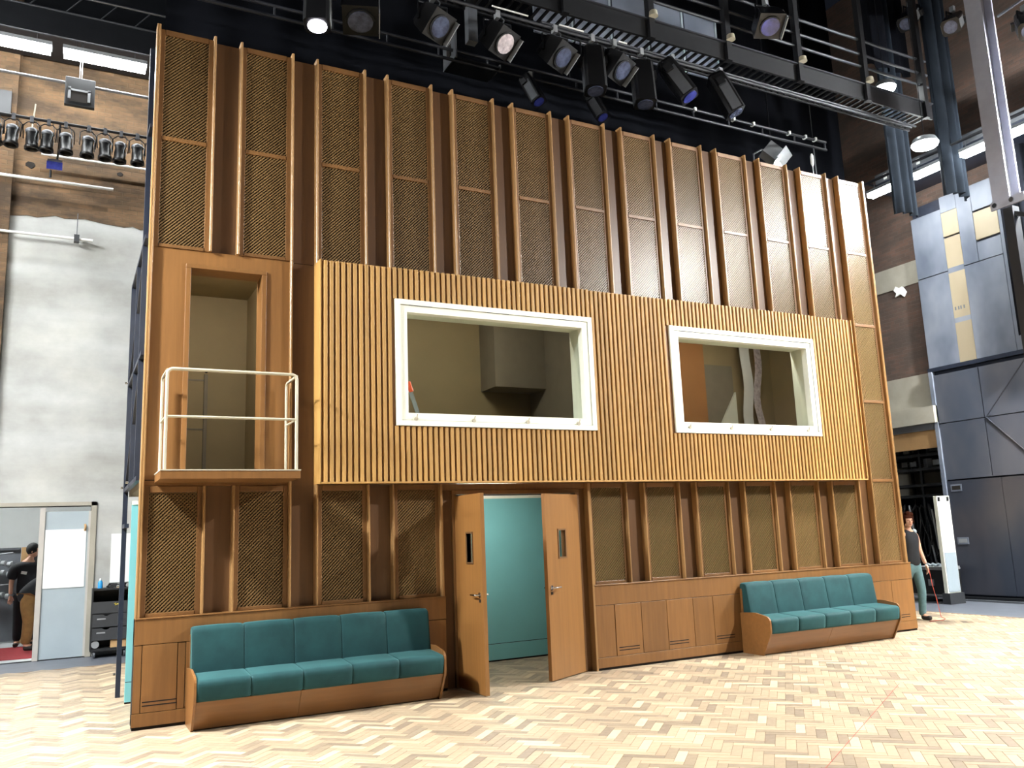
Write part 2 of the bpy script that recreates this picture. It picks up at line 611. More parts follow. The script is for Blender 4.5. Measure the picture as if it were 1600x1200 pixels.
# boards between lower and upper rows that show beside the slatted box
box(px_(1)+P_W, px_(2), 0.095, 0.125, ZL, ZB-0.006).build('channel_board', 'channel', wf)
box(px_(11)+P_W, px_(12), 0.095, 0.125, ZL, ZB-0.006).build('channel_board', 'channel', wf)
fin(wf, px_(0), ZL, ZB, True)
fin(wf, px_(1)+P_W, ZL, ZB-0.004, False)
fin(wf, px_(2), ZL, ZB, True)
fin(wf, px_(11)+P_W, ZL, ZB, False)
# plywood sheets round the balcony doorway
BX0, BX1, BZ0, BZ1 = 0.39, 1.09, 2.30, 4.385
box(FW, BX0-0.05, 0.055, 0.125, ZL, ZB).build('plywood_sheet', 'ply_low', wf)
box(BX1+0.05, px_(1)+P_W-FW, 0.055, 0.125, ZL, ZB).build('plywood_sheet', 'ply_low', wf)
box(BX0-0.05, BX1+0.05, 0.055, 0.125, BZ1+0.04, ZB).build('plywood_sheet', 'ply_low', wf)
box(BX0-0.05, BX1+0.05, 0.055, 0.125, ZL, BZ0).build('plywood_sheet', 'ply_low', wf)
for z in (2.24,):
    box(FW, px_(1)+P_W-FW, 0.050, 0.056, z, z+0.008).build('seam', 'dark_gap', wf)
# blank backing behind the slatted box, with the two window openings left free
WINS = ((2.485, 5.045), (6.25, 8.835))
WZ0, WZ1 = 2.805, 4.212
SX0, SX1 = px_(2), px_(11)+P_W
SZ0, SZ1 = 2.19, 4.57

# plinth
PY = -0.03
def plinth_run(x0, x1, joints, slots):
    box(x0, x1, PY+0.012, 0.125, 0.03, ZP-0.006).build('plinth_core', 'dark_gap', wf)
    box(x0, x1, PY-0.008, 0.12, ZP-0.012, ZP).build('plinth_cap', 'ply_low', wf, 0.003)
    box(x0, x1, PY, 0.10, 0.738, ZP-0.0125).build('plinth_rail', 'ply_low', wf, 0.003)
    box(x0, x1, PY-0.004, 0.10, 0.028, 0.142).build('kickboard', 'ply_low', wf, 0.003)
    xs = [x0]+[j for j in joints if x0 < j < x1]+[x1]
    for a, b_ in zip(xs, xs[1:]):
        dy = 0.004 if (b_-a) < 0.3 else 0.0
        box(a+0.003, b_-0.003, PY+dy, 0.10, 0.146, 0.733).build('plinth_panel', 'ply_low', wf, 0.002)
    for s in slots:
        if x0 <= s and s+0.30 <= x1+0.02:
            for z in (0.200, 0.232):
                box(s, s+0.295, PY-0.0015, PY+0.02, z, z+0.010).build('vent_slot', 'dark_gap', wf)
joints = []
slots = []
for i in range(13):
    joints += [px_(i)+0.055, px_(i)+0.43, px_(i)+P_W+0.155-0.0]
    slots += [px_(i)+0.066]
joints_r = [5.234, 5.62, 6.003, 6.415, 6.734, 7.2, 7.56, 7.95, 8.39, 8.78, 9.22, 9.6, 10.07]
plinth_run(-0.015, 3.062, [0.055, 0.36, 0.43, 0.80, 1.20, 1.62, 2.02, 2.42, 2.84], [0.068, 1.30])
plinth_run(4.966, XR+0.02, joints_r, [5.27, 6.015, 6.76, 10.10])
box(-0.01, 3.062, -0.02, 0.12, 0.0, 0.028).build('shadow_gap', 'dark_gap', wf)
box(4.966, XR+0.02, -0.02, 0.12, 0.0, 0.028).build('shadow_gap', 'dark_gap', wf)
# edge boards closing the ends of the wall
box(-0.012, 0.0, 0.0, 0.13, ZP, ZT+0.03).build('edge_board', 'fin', wf)
box(XR, XR+0.012, 0.0, 0.13, ZP, ZT+0.03).build('edge_board', 'fin', wf)
# structural backing sheet (rear of the flats, dark)
mb = MB()
mb.box(0.0, XR, 0.126, 0.14, ZB, ZT-0.02)
mb.box(0.0, 3.07, 0.126, 0.14, 0.0, ZL)
mb.box(4.96, XR, 0.126, 0.14, 0.0, ZL)
mb.box(SX1, XR, 0.126, 0.14, ZL, ZB)
mb.build('backing_sheet', 'plastic_black', wf)

# ------------------------------------------------------------------ slatted box
sb = thing('slatted_fascia', 'long yellow timber box clad in vertical slats, projecting between the lattice rows', 'cladding')
mb = MB()
yb0, yb1 = -0.132, 0.14
holes = [(a, b_) for a, b_ in WINS]
xs = [SX0]+[v for h in holes for v in h]+[SX1]
for k in (0, 2, 4):
    mb.box(xs[k], xs[k+1], yb0, yb1, SZ0, SZ1)
for (a, b_) in holes:
    mb.box(a, b_, yb0, yb1, SZ0, WZ0)
    mb.box(a, b_, yb0, yb1, WZ1, SZ1)
mb.build('box_body', 'slat_back', sb)
box(SX0-0.001, SX0+0.012, -0.158, 0.10, SZ0, SZ1).build('side_board', 'slat', sb)
box(SX1-0.012, SX1+0.001, -0.158, 0.10, SZ0, SZ1).build('side_board', 'slat', sb)
box(SX0, SX1, -0.158, -0.10, SZ0-0.004, SZ0+0.014).build('bottom_trim', 'slat', sb)
def slatmesh(h):
    hw = 0.0215
    poly = [(-hw, 0.0), (-hw, -0.016), (-hw+0.0025, -0.022), (-hw+0.008, -0.026), (hw-0.008, -0.026), (hw-0.0025, -0.022), (hw, -0.016), (hw, 0.0)]
    return MB().prism(poly, 'z', 0, h).mesh('slat', 'slat')
sm_full, sm_top, sm_bot = slatmesh(SZ1-SZ0-0.022), slatmesh(SZ1-WZ1-0.002), slatmesh(WZ0-SZ0-0.022)
SP = 0.06455
x = SX0+0.060
while x < SX1-0.03:
    inside = any(a-0.018 < x < b_+0.018 for a, b_ in WINS)
    if inside:
        part('slat', sm_top, sb, (x, yb0, WZ1+0.002))
        part('slat', sm_bot, sb, (x, yb0, SZ0+0.015))
    else:
        part('slat', sm_full, sb, (x, yb0, SZ0+0.015))
    x += SP

# ------------------------------------------------------------------ windows
def window(name, x0, x1, label):
    r = thing(name, label, None, kind='structure')
    t = 0.058
    yf, yk = -0.168, -0.02
    mb = MB()
    for (a, b_, c, d) in ((x0, x1, WZ0, WZ0+t), (x0, x1, WZ1-t, WZ1), (x0, x0+t, WZ0+t, WZ1-t), (x1-t, x1, WZ0+t, WZ1-t)):
        mb.box(a, b_, yf, yk, c, d)
    mb.build('window_frame', 'white_paint', r)
    s0, s1, q0, q1 = x0+t+0.004, x1-t-0.004, WZ0+t+0.004, WZ1-t-0.004
    u = 0.078
    mb = MB()
    for (a, b_, c, d) in ((s0, s1, q0, q0+u), (s0, s1, q1-u, q1), (s0, s0+u, q0+u, q1-u), (s1-u, s1, q0+u, q1-u)):
        mb.box(a, b_, yf+0.012, -0.045, c, d)
    mb.build('sash', 'white_paint', r)
    # deep inner lining
    mb = MB()
    v = u-0.012
    for (a, b_, c, d) in ((s0, s1, q0+v-0.02, q0+v), (s0, s1, q1-v, q1-v+0.02), (s0+v-0.02, s0+v, q0, q1), (s1-v, s1-v+0.02, q0, q1)):
        mb.box(a, b_, -0.045, 0.16, c, d)
    mb.build('lining', 'white_paint', r)
    box(s0+u-0.005, s1-u+0.005, -0.062, -0.056, q0+u-0.005, q1-u+0.005).build('pane', 'glass', r)
    for k in range(4):
        xx = s0+0.16+k*(s1-s0-0.36)/3
        mb = MB().tube([(xx, yf+0.012, q0+0.012), (xx, yf-0.006, q0+0.012)], 0.022, 10)
        mb.tube([(xx, yf-0.004, q0+0.012), (xx+0.012, yf-0.012, q0+0.062)], 0.007, 6)
        mb.build('latch', 'cream_metal', r)
    for k in range(3):
        xx = s0+0.1+k*(s1-s0-0.5)/2
        box(xx, xx+0.28, yf+0.004, yf+0.016, q1+0.001, q1+0.006).build('hinge', 'rig_grey', r)
    return r
window('window_1', *WINS[0], 'large white-framed fixed window over the double doors')
window('window_2', *WINS[1], 'white-framed window at the far right end of the slatted box')

# ------------------------------------------------------------------ rooms behind the wall
ZC = 4.66
YB = 2.02
def st(name, mb, mat, label, bevel=0):
    return tag(mb.build(name, mat), label, None, None, 'structure')
st('wall_upper_rear', box(0.02, 10.2, YB, YB+0.05, 2.2, ZC), 'beige_room', 'plain beige rear wall of the upper rooms')
st('ceiling_upper', box(0.02, 10.2, 0.15, YB+0.05, ZC, ZC+0.05), 'beige_room', 'beige ceiling of the upper rooms')
st('floor_upper', box(0.02, 10.2, 0.15, YB+0.05, 2.20, 2.27), 'grey_room', 'floor between the corridor and the upper rooms')
st('wall_closet_left', box(0.02, 0.07, 0.15, YB, 2.27, ZC), 'beige_room', 'left side wall of the balcony room')
st('wall_closet_right', box(1.30, 1.36, 0.15, YB, 2.27, ZC), 'beige_room', 'beige side wall right of the balcony doorway')
st('wall_partition_1', box(5.35, 5.42, 0.15, YB, 2.27, ZC), 'grey_room', 'grey partition seen at the right of the first window')
st('wall_partition_2', box(5.95, 6.02, 0.15, YB, 2.27, ZC), 'warm_room', 'warm brown partition left of the second window')
st('wall_end_room', box(10.15, 10.2, 0.15, YB, 2.27, ZC), 'beige_room', 'end wall of the upper room')
# dark bulkhead seen in the first window and in the second
st('trim_1', box(4.55, 5.35, 1.55, YB, 3.62, ZC), 'grey_room', 'boxed bulkhead in the corner behind the first window')
# inner door leaf in the balcony room
rdoor = thing('door_1', 'narrow beige door in the rear wall of the balcony room', None, kind='structure')
box(0.50, 0.795, YB-0.05, YB-0.002, 2.28, 3.66).build('leaf', 'beige_room', rdoor)
box(0.795, 0.835, YB-0.09, YB-0.002, 2.28, 3.66).build('edge_post', 'grey_room', rdoor)
box(0.50, 0.795, YB-0.056, YB-0.05, 3.58, 3.60).build('bead', 'grey_room', rdoor)
box(0.50, 0.795, YB-0.056, YB-0.05, 2.98, 3.0).build('bead', 'grey_room', rdoor)
MB().tube([(0.815, YB-0.09, 3.69), (0.815, YB-0.11, 3.69)], 0.018, 8).build('knob', 'dark_gap', rdoor)

# added fill lamps, unseen above the openings, to brighten the rooms and corridor
def fill_lamp(loc, label, w_=0.5):
    r = thing('fill_lamp', label, 'lamp', loc)
    box(-w_/2, w_/2, -0.04, 0.04, 0.0, 0.03).build('housing', 'rig_light', r)
    box(-w_/2+0.01, w_/2-0.01, -0.03, 0.03, -0.03, 0.0).build('diffuser', 'lamp_fill', r)
    return r
fill_lamp((0.70, 0.40, ZC-0.031), 'added fill lamp on the ceiling of the balcony room', 0.55)
fill_lamp((3.6, 0.30, ZC-0.031), 'added fill lamp on the ceiling behind the first window', 0.8)
fill_lamp((8.3, 0.30, ZC-0.031), 'added fill lamp on the ceiling behind the second window', 0.8)
fill_lamp((3.9, 0.45, 2.2-0.031), 'added fill lamp under the floor over the teal corridor', 0.9)
# hanging strips in the second room
def strip(name, pts, wid, th, mat, label, cat):
    mb = MB()
    n = len(pts)
    vs = []
    for (x, y, z) in pts:
        vs += [(x, y, z), (x+wid, y+0.02, z), (x+wid, y+0.02+th, z), (x, y+th, z)]
    fs = [(0, 1, 2, 3), (4*n-1, 4*n-2, 4*n-3, 4*n-4)]
    for i in range(n-1):
        for k in range(4):
            fs.append((4*i+k, 4*i+(k+1) % 4, 4*i+4+(k+1) % 4, 4*i+4+k))
    mb.add(vs, fs)
    return tag(mb.build(name, mat), label, cat)
strip('hanging_strip', [(9.20+0.02*math.sin(k*0.5), 1.72+0.02*math.sin(k), 4.64-k*0.16) for k in range(15)], 0.22, 0.012, 'white_wall', 'pale grey fabric strip hanging behind the second window', 'fabric')
strip('plastic_strip', [(9.46+0.04*math.sin(k*0.6+1), 1.70+0.02*math.cos(k), 4.64-k*0.16) for k in range(15)], 0.16, 0.01, 'lens_clear', 'shiny plastic strip hanging right of the grey fabric strip', 'plastic sheet')
tag(box(7.2, 8.62, 1.96, 2.015, 2.28, 4.655).build('warm_board', 'warm_room'), 'warm brown board on the rear wall behind the second window', 'board')
tag(box(8.625, 9.22, 1.97, 2.015, 2.28, 4.25).build('grey_board', 'grey_room'), 'grey board right of the warm brown board in the second room', 'board')
tag(MB().prism([(8.62, 2.9), (9.2, 2.9), (9.2, 3.80)], 'y', 1.90, 1.94).build('light_patch', 'white_paint'), 'triangular light patch made as a pale board behind the second window', 'board')  # pale triangle stands in for a patch of light on the rear wall
# tool on the sill of the first window
tl = thing('hand_saw', 'orange-handled grey tool leaning in the corner of the first window', 'tool')
Rt = Matrix.Rotation(-0.32, 3, 'Y')
MB().obox((2.74, -0.02, 3.09), Rt, 0.045, 0.012, 0.27).build('blade', 'rig_light', tl)
MB().obox((2.693, -0.02, 3.255), Rt, 0.055, 0.03, 0.12).build('handle', 'orange_plastic', tl, 0.01)

# ------------------------------------------------------------------ corridor behind the doors
YT = 1.52
tw = tag(box(0.02, 10.3, YT, YT+0.05, 0.02, 2.12).build('wall_corridor', 'teal_wall'), 'teal painted corridor wall seen through the open doors', None, None, 'structure')
box(0.02, 10.3, YT-0.02, YT, 0.02, 0.215).build('skirting', 'teal_wall', tw)
box(0.02, 10.3, YT-0.006, YT, 0.215, 0.222).build('skirting_groove', 'dark_gap', tw)
box(0.02, 10.3, YT-0.01, YT+0.06, 2.085, 2.125).build('light_gap_strip', 'white_paint', tw)  # white strip stands in for the bright gap of light above the wall
st('baseboard_corridor', box(0.02, 10.3, YT-0.012, YT+0.02, 0.0, 0.02), 'dark_gap', 'dark gap under the teal skirting')

# ------------------------------------------------------------------ double doors
tr = thing('trim_3', 'brown timber frame round the double doors', None, kind='structure')
DX0, DX1, DZ = 3.235, 4.795, 2.065
box(3.032, 3.062, -0.01, 0.115, 0.0, ZL).build('fin', 'fin', tr, 0.006)
box(4.966, 4.996, -0.01, 0.115, ZP, ZL).build('fin', 'fin', tr, 0.006)
box(4.936, 4.966, -0.035, 0.115, 0.0, ZL).build('fin', 'fin', tr, 0.006)
box(3.062, DX0-0.05, 0.06, 0.125, 0.0, ZL).build('jamb_board', 'channel', tr)
box(DX1+0.05, 4.936, 0.06, 0.125, 0.0, ZL).build('jamb_board', 'ply', tr)
box(3.062, 4.936, 0.03, 0.125, DZ+0.05, ZL).build('head_board', 'ply', tr)
box(DX0-0.05, DX0, 0.02, 0.16, 0.0, DZ).build('jamb', 'ply', tr, 0.004)
box(DX1, DX1+0.05, 0.02, 0.16, 0.0, DZ).build('jamb', 'ply', tr, 0.004)
box(DX0-0.05, DX1+0.05, 0.02, 0.16, DZ, DZ+0.05).build('head', 'ply', tr, 0.004)
def leaf(name, hinge, ang, sgn, label):
    # sgn +1: leaf runs to +x from the hinge when shut, -1: to -x
    r = thing(name, label, None, (hinge[0], hinge[1], 0.0), ang, kind='structure')
    wd, th, h0, h1 = (0.69 if sgn > 0 else 0.73), 0.044, 0.012, 2.045
    a, b_ = (0.006, wd) if sgn > 0 else (-wd, -0.006)
    vx0, vx1 = (0.33, 0.47) if sgn > 0 else (-0.47, -0.33)
    vz0, vz1 = 1.33, 1.63
    mb = MB()
    mb.box(a, vx0, -th, 0, h0, h1).box(vx1, b_, -th, 0, h0, h1).box(vx0, vx1, -th, 0, h0, vz0).box(vx0, vx1, -th, 0, vz1, h1)
    mb.build('leaf', 'door_wood', r)
    mb = MB()
    e = 0.018
    for (p, q, s, t) in ((vx0-e, vx1+e, vz0-e, vz0), (vx0-e, vx1+e, vz1, vz1+e), (vx0-e, vx0, vz0, vz1), (vx1, vx1+e, vz0, vz1)):
        mb.box(p, q, -th-0.008, 0.008, s, t)
    mb.build('vision_frame', 'channel', r)
    box(vx0, vx1, -th/2-0.003, -th/2+0.003, vz0, vz1).build('vision_pane', 'glass', r)
    hx = b_-0.07 if sgn > 0 else a+0.07
    hd = -1 if sgn > 0 else 1
    for side in (-1, 1):
        y = -th if side < 0 else 0.0
        mb = MB().tube([(hx, y, 1.0), (hx, y+side*0.008, 1.0)], 0.026, 12)
        mb.tube([(hx, y, 1.0), (hx, y+side*0.05, 1.0), (hx+hd*0.03, y+side*0.055, 1.0), (hx+hd*0.12, y+side*0.052, 1.0)], 0.009, 8)
        mb.build('handle', 'chrome', r)
    box(hx-0.02, hx+0.02, -th-0.004, -th, 0.925, 0.955).build('lock_plate', 'dark_gap', r)
    ex = a if sgn > 0 else b_
    for z in (0.25, 1.05, 1.85):
        MB().tube([(ex, -th/2, z-0.05), (ex, -th/2, z+0.05)], 0.008, 8).build('hinge', 'steel_black', r)
    return r
leaf('door_2', (DX0+0.022, 0.045), -PI/2*1.0, 1, 'left wooden door leaf swung square out beside the teal bench')
leaf('door_3', (DX1-0.0, 0.045), math.radians(27.5), -1, 'right wooden door leaf standing half open')

# ------------------------------------------------------------------ balcony
bl = thing('balcony', 'small timber balcony with cream tubular railing below the tall doorway', 'balcony')
QX0, QX1, QY = 0.115, 1.375, -0.50
box(QX0, QX1, QY, 0.055, 2.215, 2.290).build('platform', 'ply_low', bl, 0.003)
box(QX0-0.004, QX1+0.004, QY-0.004, 0.055, 2.290, 2.302).build('deck', 'cream_metal', bl)
rr = 0.0155
xa, xb, ya, yb_ = QX0+0.035, QX1-0.035, QY+0.03, -0.02
def railpath(z):
    return z
topz, midz = 3.235, 2.79
# front frame: an inverted U with rounded corners, plus mid rail
rad = 0.05
arc = lambda cx, cz, a0, a1: [(cx+rad*math.cos(a0+(a1-a0)*k/5), ya, cz+rad*math.sin(a0+(a1-a0)*k/5)) for k in range(6)]
pts = [(xa, ya, 2.3)]+arc(xa+rad, topz-rad, PI, PI/2)+arc(xb-rad, topz-rad, PI/2, 0)+[(xb, ya, 2.3)]
MB().tube(pts, rr, 10).build('front_rail', 'cream_metal', bl)
MB().tube([(xa, ya, midz), (xb, ya, midz)], 0.012, 8).build('mid_rail', 'cream_metal', bl)
for xx in (xa, xb):
    arcs = [(xx, yb_-rad*0.0-rad+rad*math.sin(PI/2*k/5), topz-rad+rad*math.cos(PI/2*k/5)-0.0) for k in range(6)]
    MB().tube([(xx, ya, topz-0.012), (xx, yb_-rad, topz-0.012)]+[(p[0], p[1], p[2]-0.012) for p in arcs]+[(xx, yb_, 2.3)], 0.014, 8).build('side_rail', 'cream_metal', bl)
    MB().tube([(xx, ya, midz), (xx, yb_, midz)], 0.010, 8).build('side_mid_rail', 'cream_metal', bl)
# casing of the doorway
cs = thing('trim_4', 'timber casing of the tall balcony doorway', None, kind='structure')
c = 0.05
box(BX0-c, BX0, 0.035, 0.30, BZ0, BZ1).build('casing', 'ply_low', cs, 0.004)
box(BX1, BX1+c, 0.035, 0.30, BZ0, BZ1).build('casing', 'ply_low', cs, 0.004)
box(BX0-c, BX1+c, 0.035, 0.30, BZ1, BZ1+0.04).build('casing', 'ply_low', cs, 0.004)

# ------------------------------------------------------------------ benches
def cushion(x0, x1, prof, name, parent, crown=0.0):
    # prof: closed outline in (y, z); a soft block with pinched ends
    n = len(prof)
    cy = sum(p[0] for p in prof)/n
    cz = sum(p[1] for p in prof)/n
    mb = MB()
    rows = [(x0, 0.92), (x0+0.005, 0.955), (x0+0.018, 0.985), (x0+0.05, 1.0), ((x0+x1)/2, 1.0+crown), (x1-0.05, 1.0), (x1-0.018, 0.985), (x1-0.005, 0.955), (x1, 0.92)]
    vs = []
    for (x, s) in rows:
        vs += [(x, cy+(p[0]-cy)*s, cz+(p[1]-cz)*s) for p in prof]
    fs = []
    for i in range(len(rows)-1):
        for k in range(n):
            fs.append((i*n+k, i*n+(k+1) % n, (i+1)*n+(k+1) % n, (i+1)*n+k))
    mb.add(vs, fs, True)
    mb.add(vs[:n], [tuple(range(n))])
    mb.add(vs[-n:], [tuple(range(n))])
    return mb.build(name, 'velvet', parent)
def rounded(pts, r, seg=4):
    out = []
    n = len(pts)
    for i in range(n):
        p0, p, p1 = Vector(pts[i-1]), Vector(pts[i]), Vector(pts[(i+1) % n])
        rr_ = r[i] if isinstance(r, (list, tuple)) else r
        a = p+(p0-p).normalized()*rr_
        b_ = p+(p1-p).normalized()*rr_
        for k in range(seg+1):
            t = k/seg
            q = a*(1-t)**2+p*2*t*(1-t)+b_*t*t
            out.append((q.x, q.y))
    return out
def bench(x0, label, split):
    r = thing('bench', label, 'bench', (x0, 0, 0))
    wd = 2.385
    e = 0.022
    arm = rounded([(PY-0.012, 0.0), (-0.41, 0.0), (-0.565, 0.275), (-0.565, 0.47), (-0.30, 0.515), (PY-0.012, 0.50)], [0.001, 0.01, 0.03, 0.07, 0.05, 0.001])
    for a in (0.0, wd-e):
        MB().prism(arm, 'x', a, a+e).build('end_panel', 'bench_wood', r, 0.003)
    fp = [(-0.395, 0.012), (-0.535, 0.262), (-0.515, 0.266), (-0.375, 0.012)]
    cuts = [e]+split+[wd-e]
    for a, b_ in zip(cuts, cuts[1:]):
        MB().prism(fp, 'x', a+0.0015, b_-0.0015).build('front_panel', 'bench_wood', r)
    box(e, wd-e, -0.37, PY-0.012, 0.03, 0.255).build('carcass', 'dark_gap', r)
    box(e, wd-e, PY-0.05, PY-0.012, 0.255, 0.80).build('back_board', 'bench_wood', r)
    n = 5
    cw = (wd-2*e)/n
    seat = rounded([(-0.16, 0.262), (-0.555, 0.262), (-0.585, 0.445), (-0.16, 0.475)], [0.02, 0.03, 0.06, 0.02])
    back = rounded([(PY-0.052, 0.44), (-0.225, 0.44), (-0.165, 0.875), (PY-0.014, 0.875), (PY-0.014, 0.80), (PY-0.052, 0.78)], [0.005, 0.02, 0.055, 0.03, 0.005, 0.005])
    for k in range(n):
        cushion(e+k*cw+0.002, e+(k+1)*cw-0.002, seat, 'seat_cushion', r, 0.02)
    for k in range(n):
        cushion(e+k*cw+0.002, e+(k+1)*cw-0.002, back, 'back_cushion', r, 0.02)
    return r
bench(0.44, 'long teal velvet bench left of the double doors, under the balcony', [0.945])
bench(7.16, 'teal velvet bench at the right end of the wall, under the far window', [1.1])
# ------------------------------------------------------------------ steel frame behind the left end
sf = thing('steel_frame', 'dark navy steel frame bracing the set behind its left edge', 'frame')
def bar(p0, p1, t, name, parent, mat='steel_dark'):
    p0, p1 = Vector(p0), Vector(p1)
    d = p1-p0
    R = d.to_track_quat('Z', 'Y').to_matrix()
    return MB().obox((p0+p1)/2, R, t, t, d.length).build(name, mat, parent)
for y, h in ((0.40, 6.9), (1.15, 4.72), (2.02, 4.72)):
    bar((-0.02, y, 0.0 if y > 2 else 2.25), (-0.02, y, h), 0.05, 'post', sf)
for z in (1.86, 2.27, 3.50, 4.70):
    bar((-0.02, 0.14 if z > 2 else 1.6, z), (-0.02, 2.04, z), 0.045, 'rail', sf)
bar((-0.02, 0.14, 5.9), (-0.02, 0.42, 5.9), 0.04, 'rail', sf)
bar((-0.02, 2.0, 2.3), (-0.02, 0.42, 3.45), 0.03, 'brace', sf)
bar((-0.02, 2.0, 3.55), (-0.02, 0.42, 4.65), 0.03, 'brace', sf)
for y, z in ((2.0, 3.52), (2.0, 1.2), (2.0, 2.3), (2.0, 0.25), (1.15, 2.3)):
    MB().tube([(-0.05, y, z), (-0.075, y, z)], 0.014, 8).build('bolt', 'chrome', sf)

# ------------------------------------------------------------------ back wall
YW = 6.45
bw = thing('wall_back', 'brick and plaster rear wall of the stage house', None, kind='structure')
mb = MB()
DL, DR, DH = -3.0, -0.24, 2.315
mb.box(-9, DL, YW, YW+0.35, 0, 7.1).box(DR, 16, YW, YW+0.35, 0, 7.1).box(DL, DR, YW, YW+0.35, DH, 7.1)
mb.build('plaster', 'plaster', bw)
box(-9, 16, YW+0.02, YW+0.35, 7.1, 13).build('brickwork', 'brick_back', bw)
# ragged lower edge of the exposed brick
mb = MB()
random.seed(3)
x = -9.0
pz = 7.0
poly = [(-9.0, 7.12)]
top = []
while x < 3:
    poly.append((x, 7.02+random.uniform(-0.05, 0.06)))
    x += random.uniform(0.12, 0.3)
poly.append((3.0, 7.12))
mb.prism(poly, 'y', YW-0.012, YW+0.03)
mb.build('brick_edge', 'brick_back', bw)
box(-9, -1.64, YW-0.10, YW, 0, 12).build('pier', 'brick_back', bw)
for (hx, hz, r_) in ((-1.40, 7.90, 0.075), (-0.06, 7.96, 0.05)):
    pts = [(hx+r_*math.cos(k*0.7)*random.uniform(0.8, 1.15), hz+r_*0.8*math.sin(k*0.7)*random.uniform(0.8, 1.2)) for k in range(9)]
    MB().prism(pts, 'y', YW+0.012, YW+0.03).build('wall_hole', 'dark_gap', bw)
wr = tag(box(0.05, 0.42, YW-0.02, YW, 1.10, 1.86).build('notice_board', 'tape_white'), 'white notice sheet on the plaster wall above the black cart', 'notice')
# doorway, frame, sliding leaf
df = thing('trim_5', 'grey frame of the doorway in the back wall', None, kind='structure')
box(DR-0.02, DR+0.06, YW-0.03, YW+0.30, 0, DH+0.06).build('jamb', 'concrete', df)
box(DL, DR+0.06, YW-0.03, YW+0.30, DH, DH+0.06).build('head', 'concrete', df)
dl = thing('door_4', 'pale sliding door leaf with a white sheet in the back wall', None, kind='structure')
box(-0.90, -0.26, YW+0.02, YW+0.07, 0.01, 2.23).build('leaf', 'leaf_grey', dl)
box(-0.97, -0.895, YW-0.01, YW+0.09, 0.0, 2.29).build('leading_post', 'frame_grey', dl)
box(-0.29, -0.26, YW-0.0, YW+0.02, 0.01, 2.23).build('edge_strip', 'frame_grey', dl)
ps = tag(box(-0.885, -0.315, YW+0.008, YW+0.018, 1.06, 1.95).build('poster_sheet', 'tape_white'), 'blank white sheet stuck on the sliding door leaf', 'sheet')
hk = tag(MB().tube([(-0.335, YW+0.015, 1.93), (-0.335, YW-0.02, 1.95), (-0.33, YW-0.03, 1.99), (-0.335, YW-0.01, 2.02)], 0.016, 8).build('door_hook', 'cardboard'), 'small tan hook at the upper corner of the sliding door', 'hook')
# room beyond
st('floor_back_room', box(-6, 1.0, YW, 13, -0.06, -0.004), 'pale_floor', 'pale floor of the room beyond the back wall')
st('wall_back_room', box(-6, 1.0, 12.5, 12.6, 0, 3.2), 'white_wall', 'white far wall of the room beyond the back wall')
st('wall_back_room_right', box(0.9, 1.0, YW+0.35, 12.5, 0, 3.2), 'white_wall', 'white side wall of the room beyond')
st('wall_back_room_left', box(-6, -5.9, YW+0.35, 12.5, 0, 3.2), 'white_wall', 'white left wall of the room beyond')
st('ceiling_back_room', box(-6, 1.0, YW+0.35, 12.5, 3.2, 3.3), 'white_wall', 'white ceiling of the room beyond')
tag(box(-1.9, -0.85, 6.95, 8.95, -0.003, 0.006).build('red_carpet', 'red_carpet'), 'red carpet runner beyond the back doorway', 'carpet')
gp = thing('grey_partition', 'tall dark grey board standing beyond the back doorway', 'board')
box(-3.2, -1.33, 10.0, 10.08, 0.02, 1.72).build('board', 'grey_panel', gp)
box(-3.2, -1.33, 9.96, 10.0, 1.68, 1.72).build('ledge', 'rig_grey', gp)
for z in (1.47, 1.30, 0.90):
    mb = MB()
    for k in range(3):
        mb.tube([(-1.72+k*0.10, 9.9, z-0.03*k), (-1.66+k*0.10, 9.86, z-0.03*k)], 0.05, 10)
    mb.tube([(-1.95, 9.95, z+0.12), (-1.45, 9.9, z+0.16)], 0.012, 6)
    mb.build('bracket', 'rig_light', gp)
tag(box(-1.31, -1.18, 9.7, 9.76, 0.0, 1.72).build('timber_plank', 'cardboard'), 'tan timber plank upright beside the grey board', 'plank')
tcab = thing('tall_cabinet', 'tall dark cabinet beyond the back doorway, under a green bag', 'cabinet')
box(-1.16, -0.90, 9.42, 9.75, 0.0, 1.535).build('carcass', 'plastic_black', tcab)
box(-1.15, -0.91, 9.40, 9.42, 0.05, 1.50).build('door', 'drawer_black', tcab)
tag(MB().obox((-1.04, 9.55, 1.62), Matrix.Rotation(0.1, 3, 'Y'), 0.22, 0.14, 0.16).build('green_bag', 'green_cloth', None, 0.03), 'dark green bag on the shelf beyond the doorway', 'bag')
tag(box(-1.28, -1.02, 9.3, 9.36, 1.20, 1.24).build('yellow_level', 'yellow_paint'), 'short yellow and black bar beside the plank', 'tool')
tag(MB().tube([(-0.98, 9.2, 1.66), (-0.98, 9.2, 1.35), (-1.0, 9.2, 1.12)], [0.07, 0.11, 0.06], 10).build('hanging_bag', 'cap_black'), 'black bag hanging beyond the door post', 'bag')

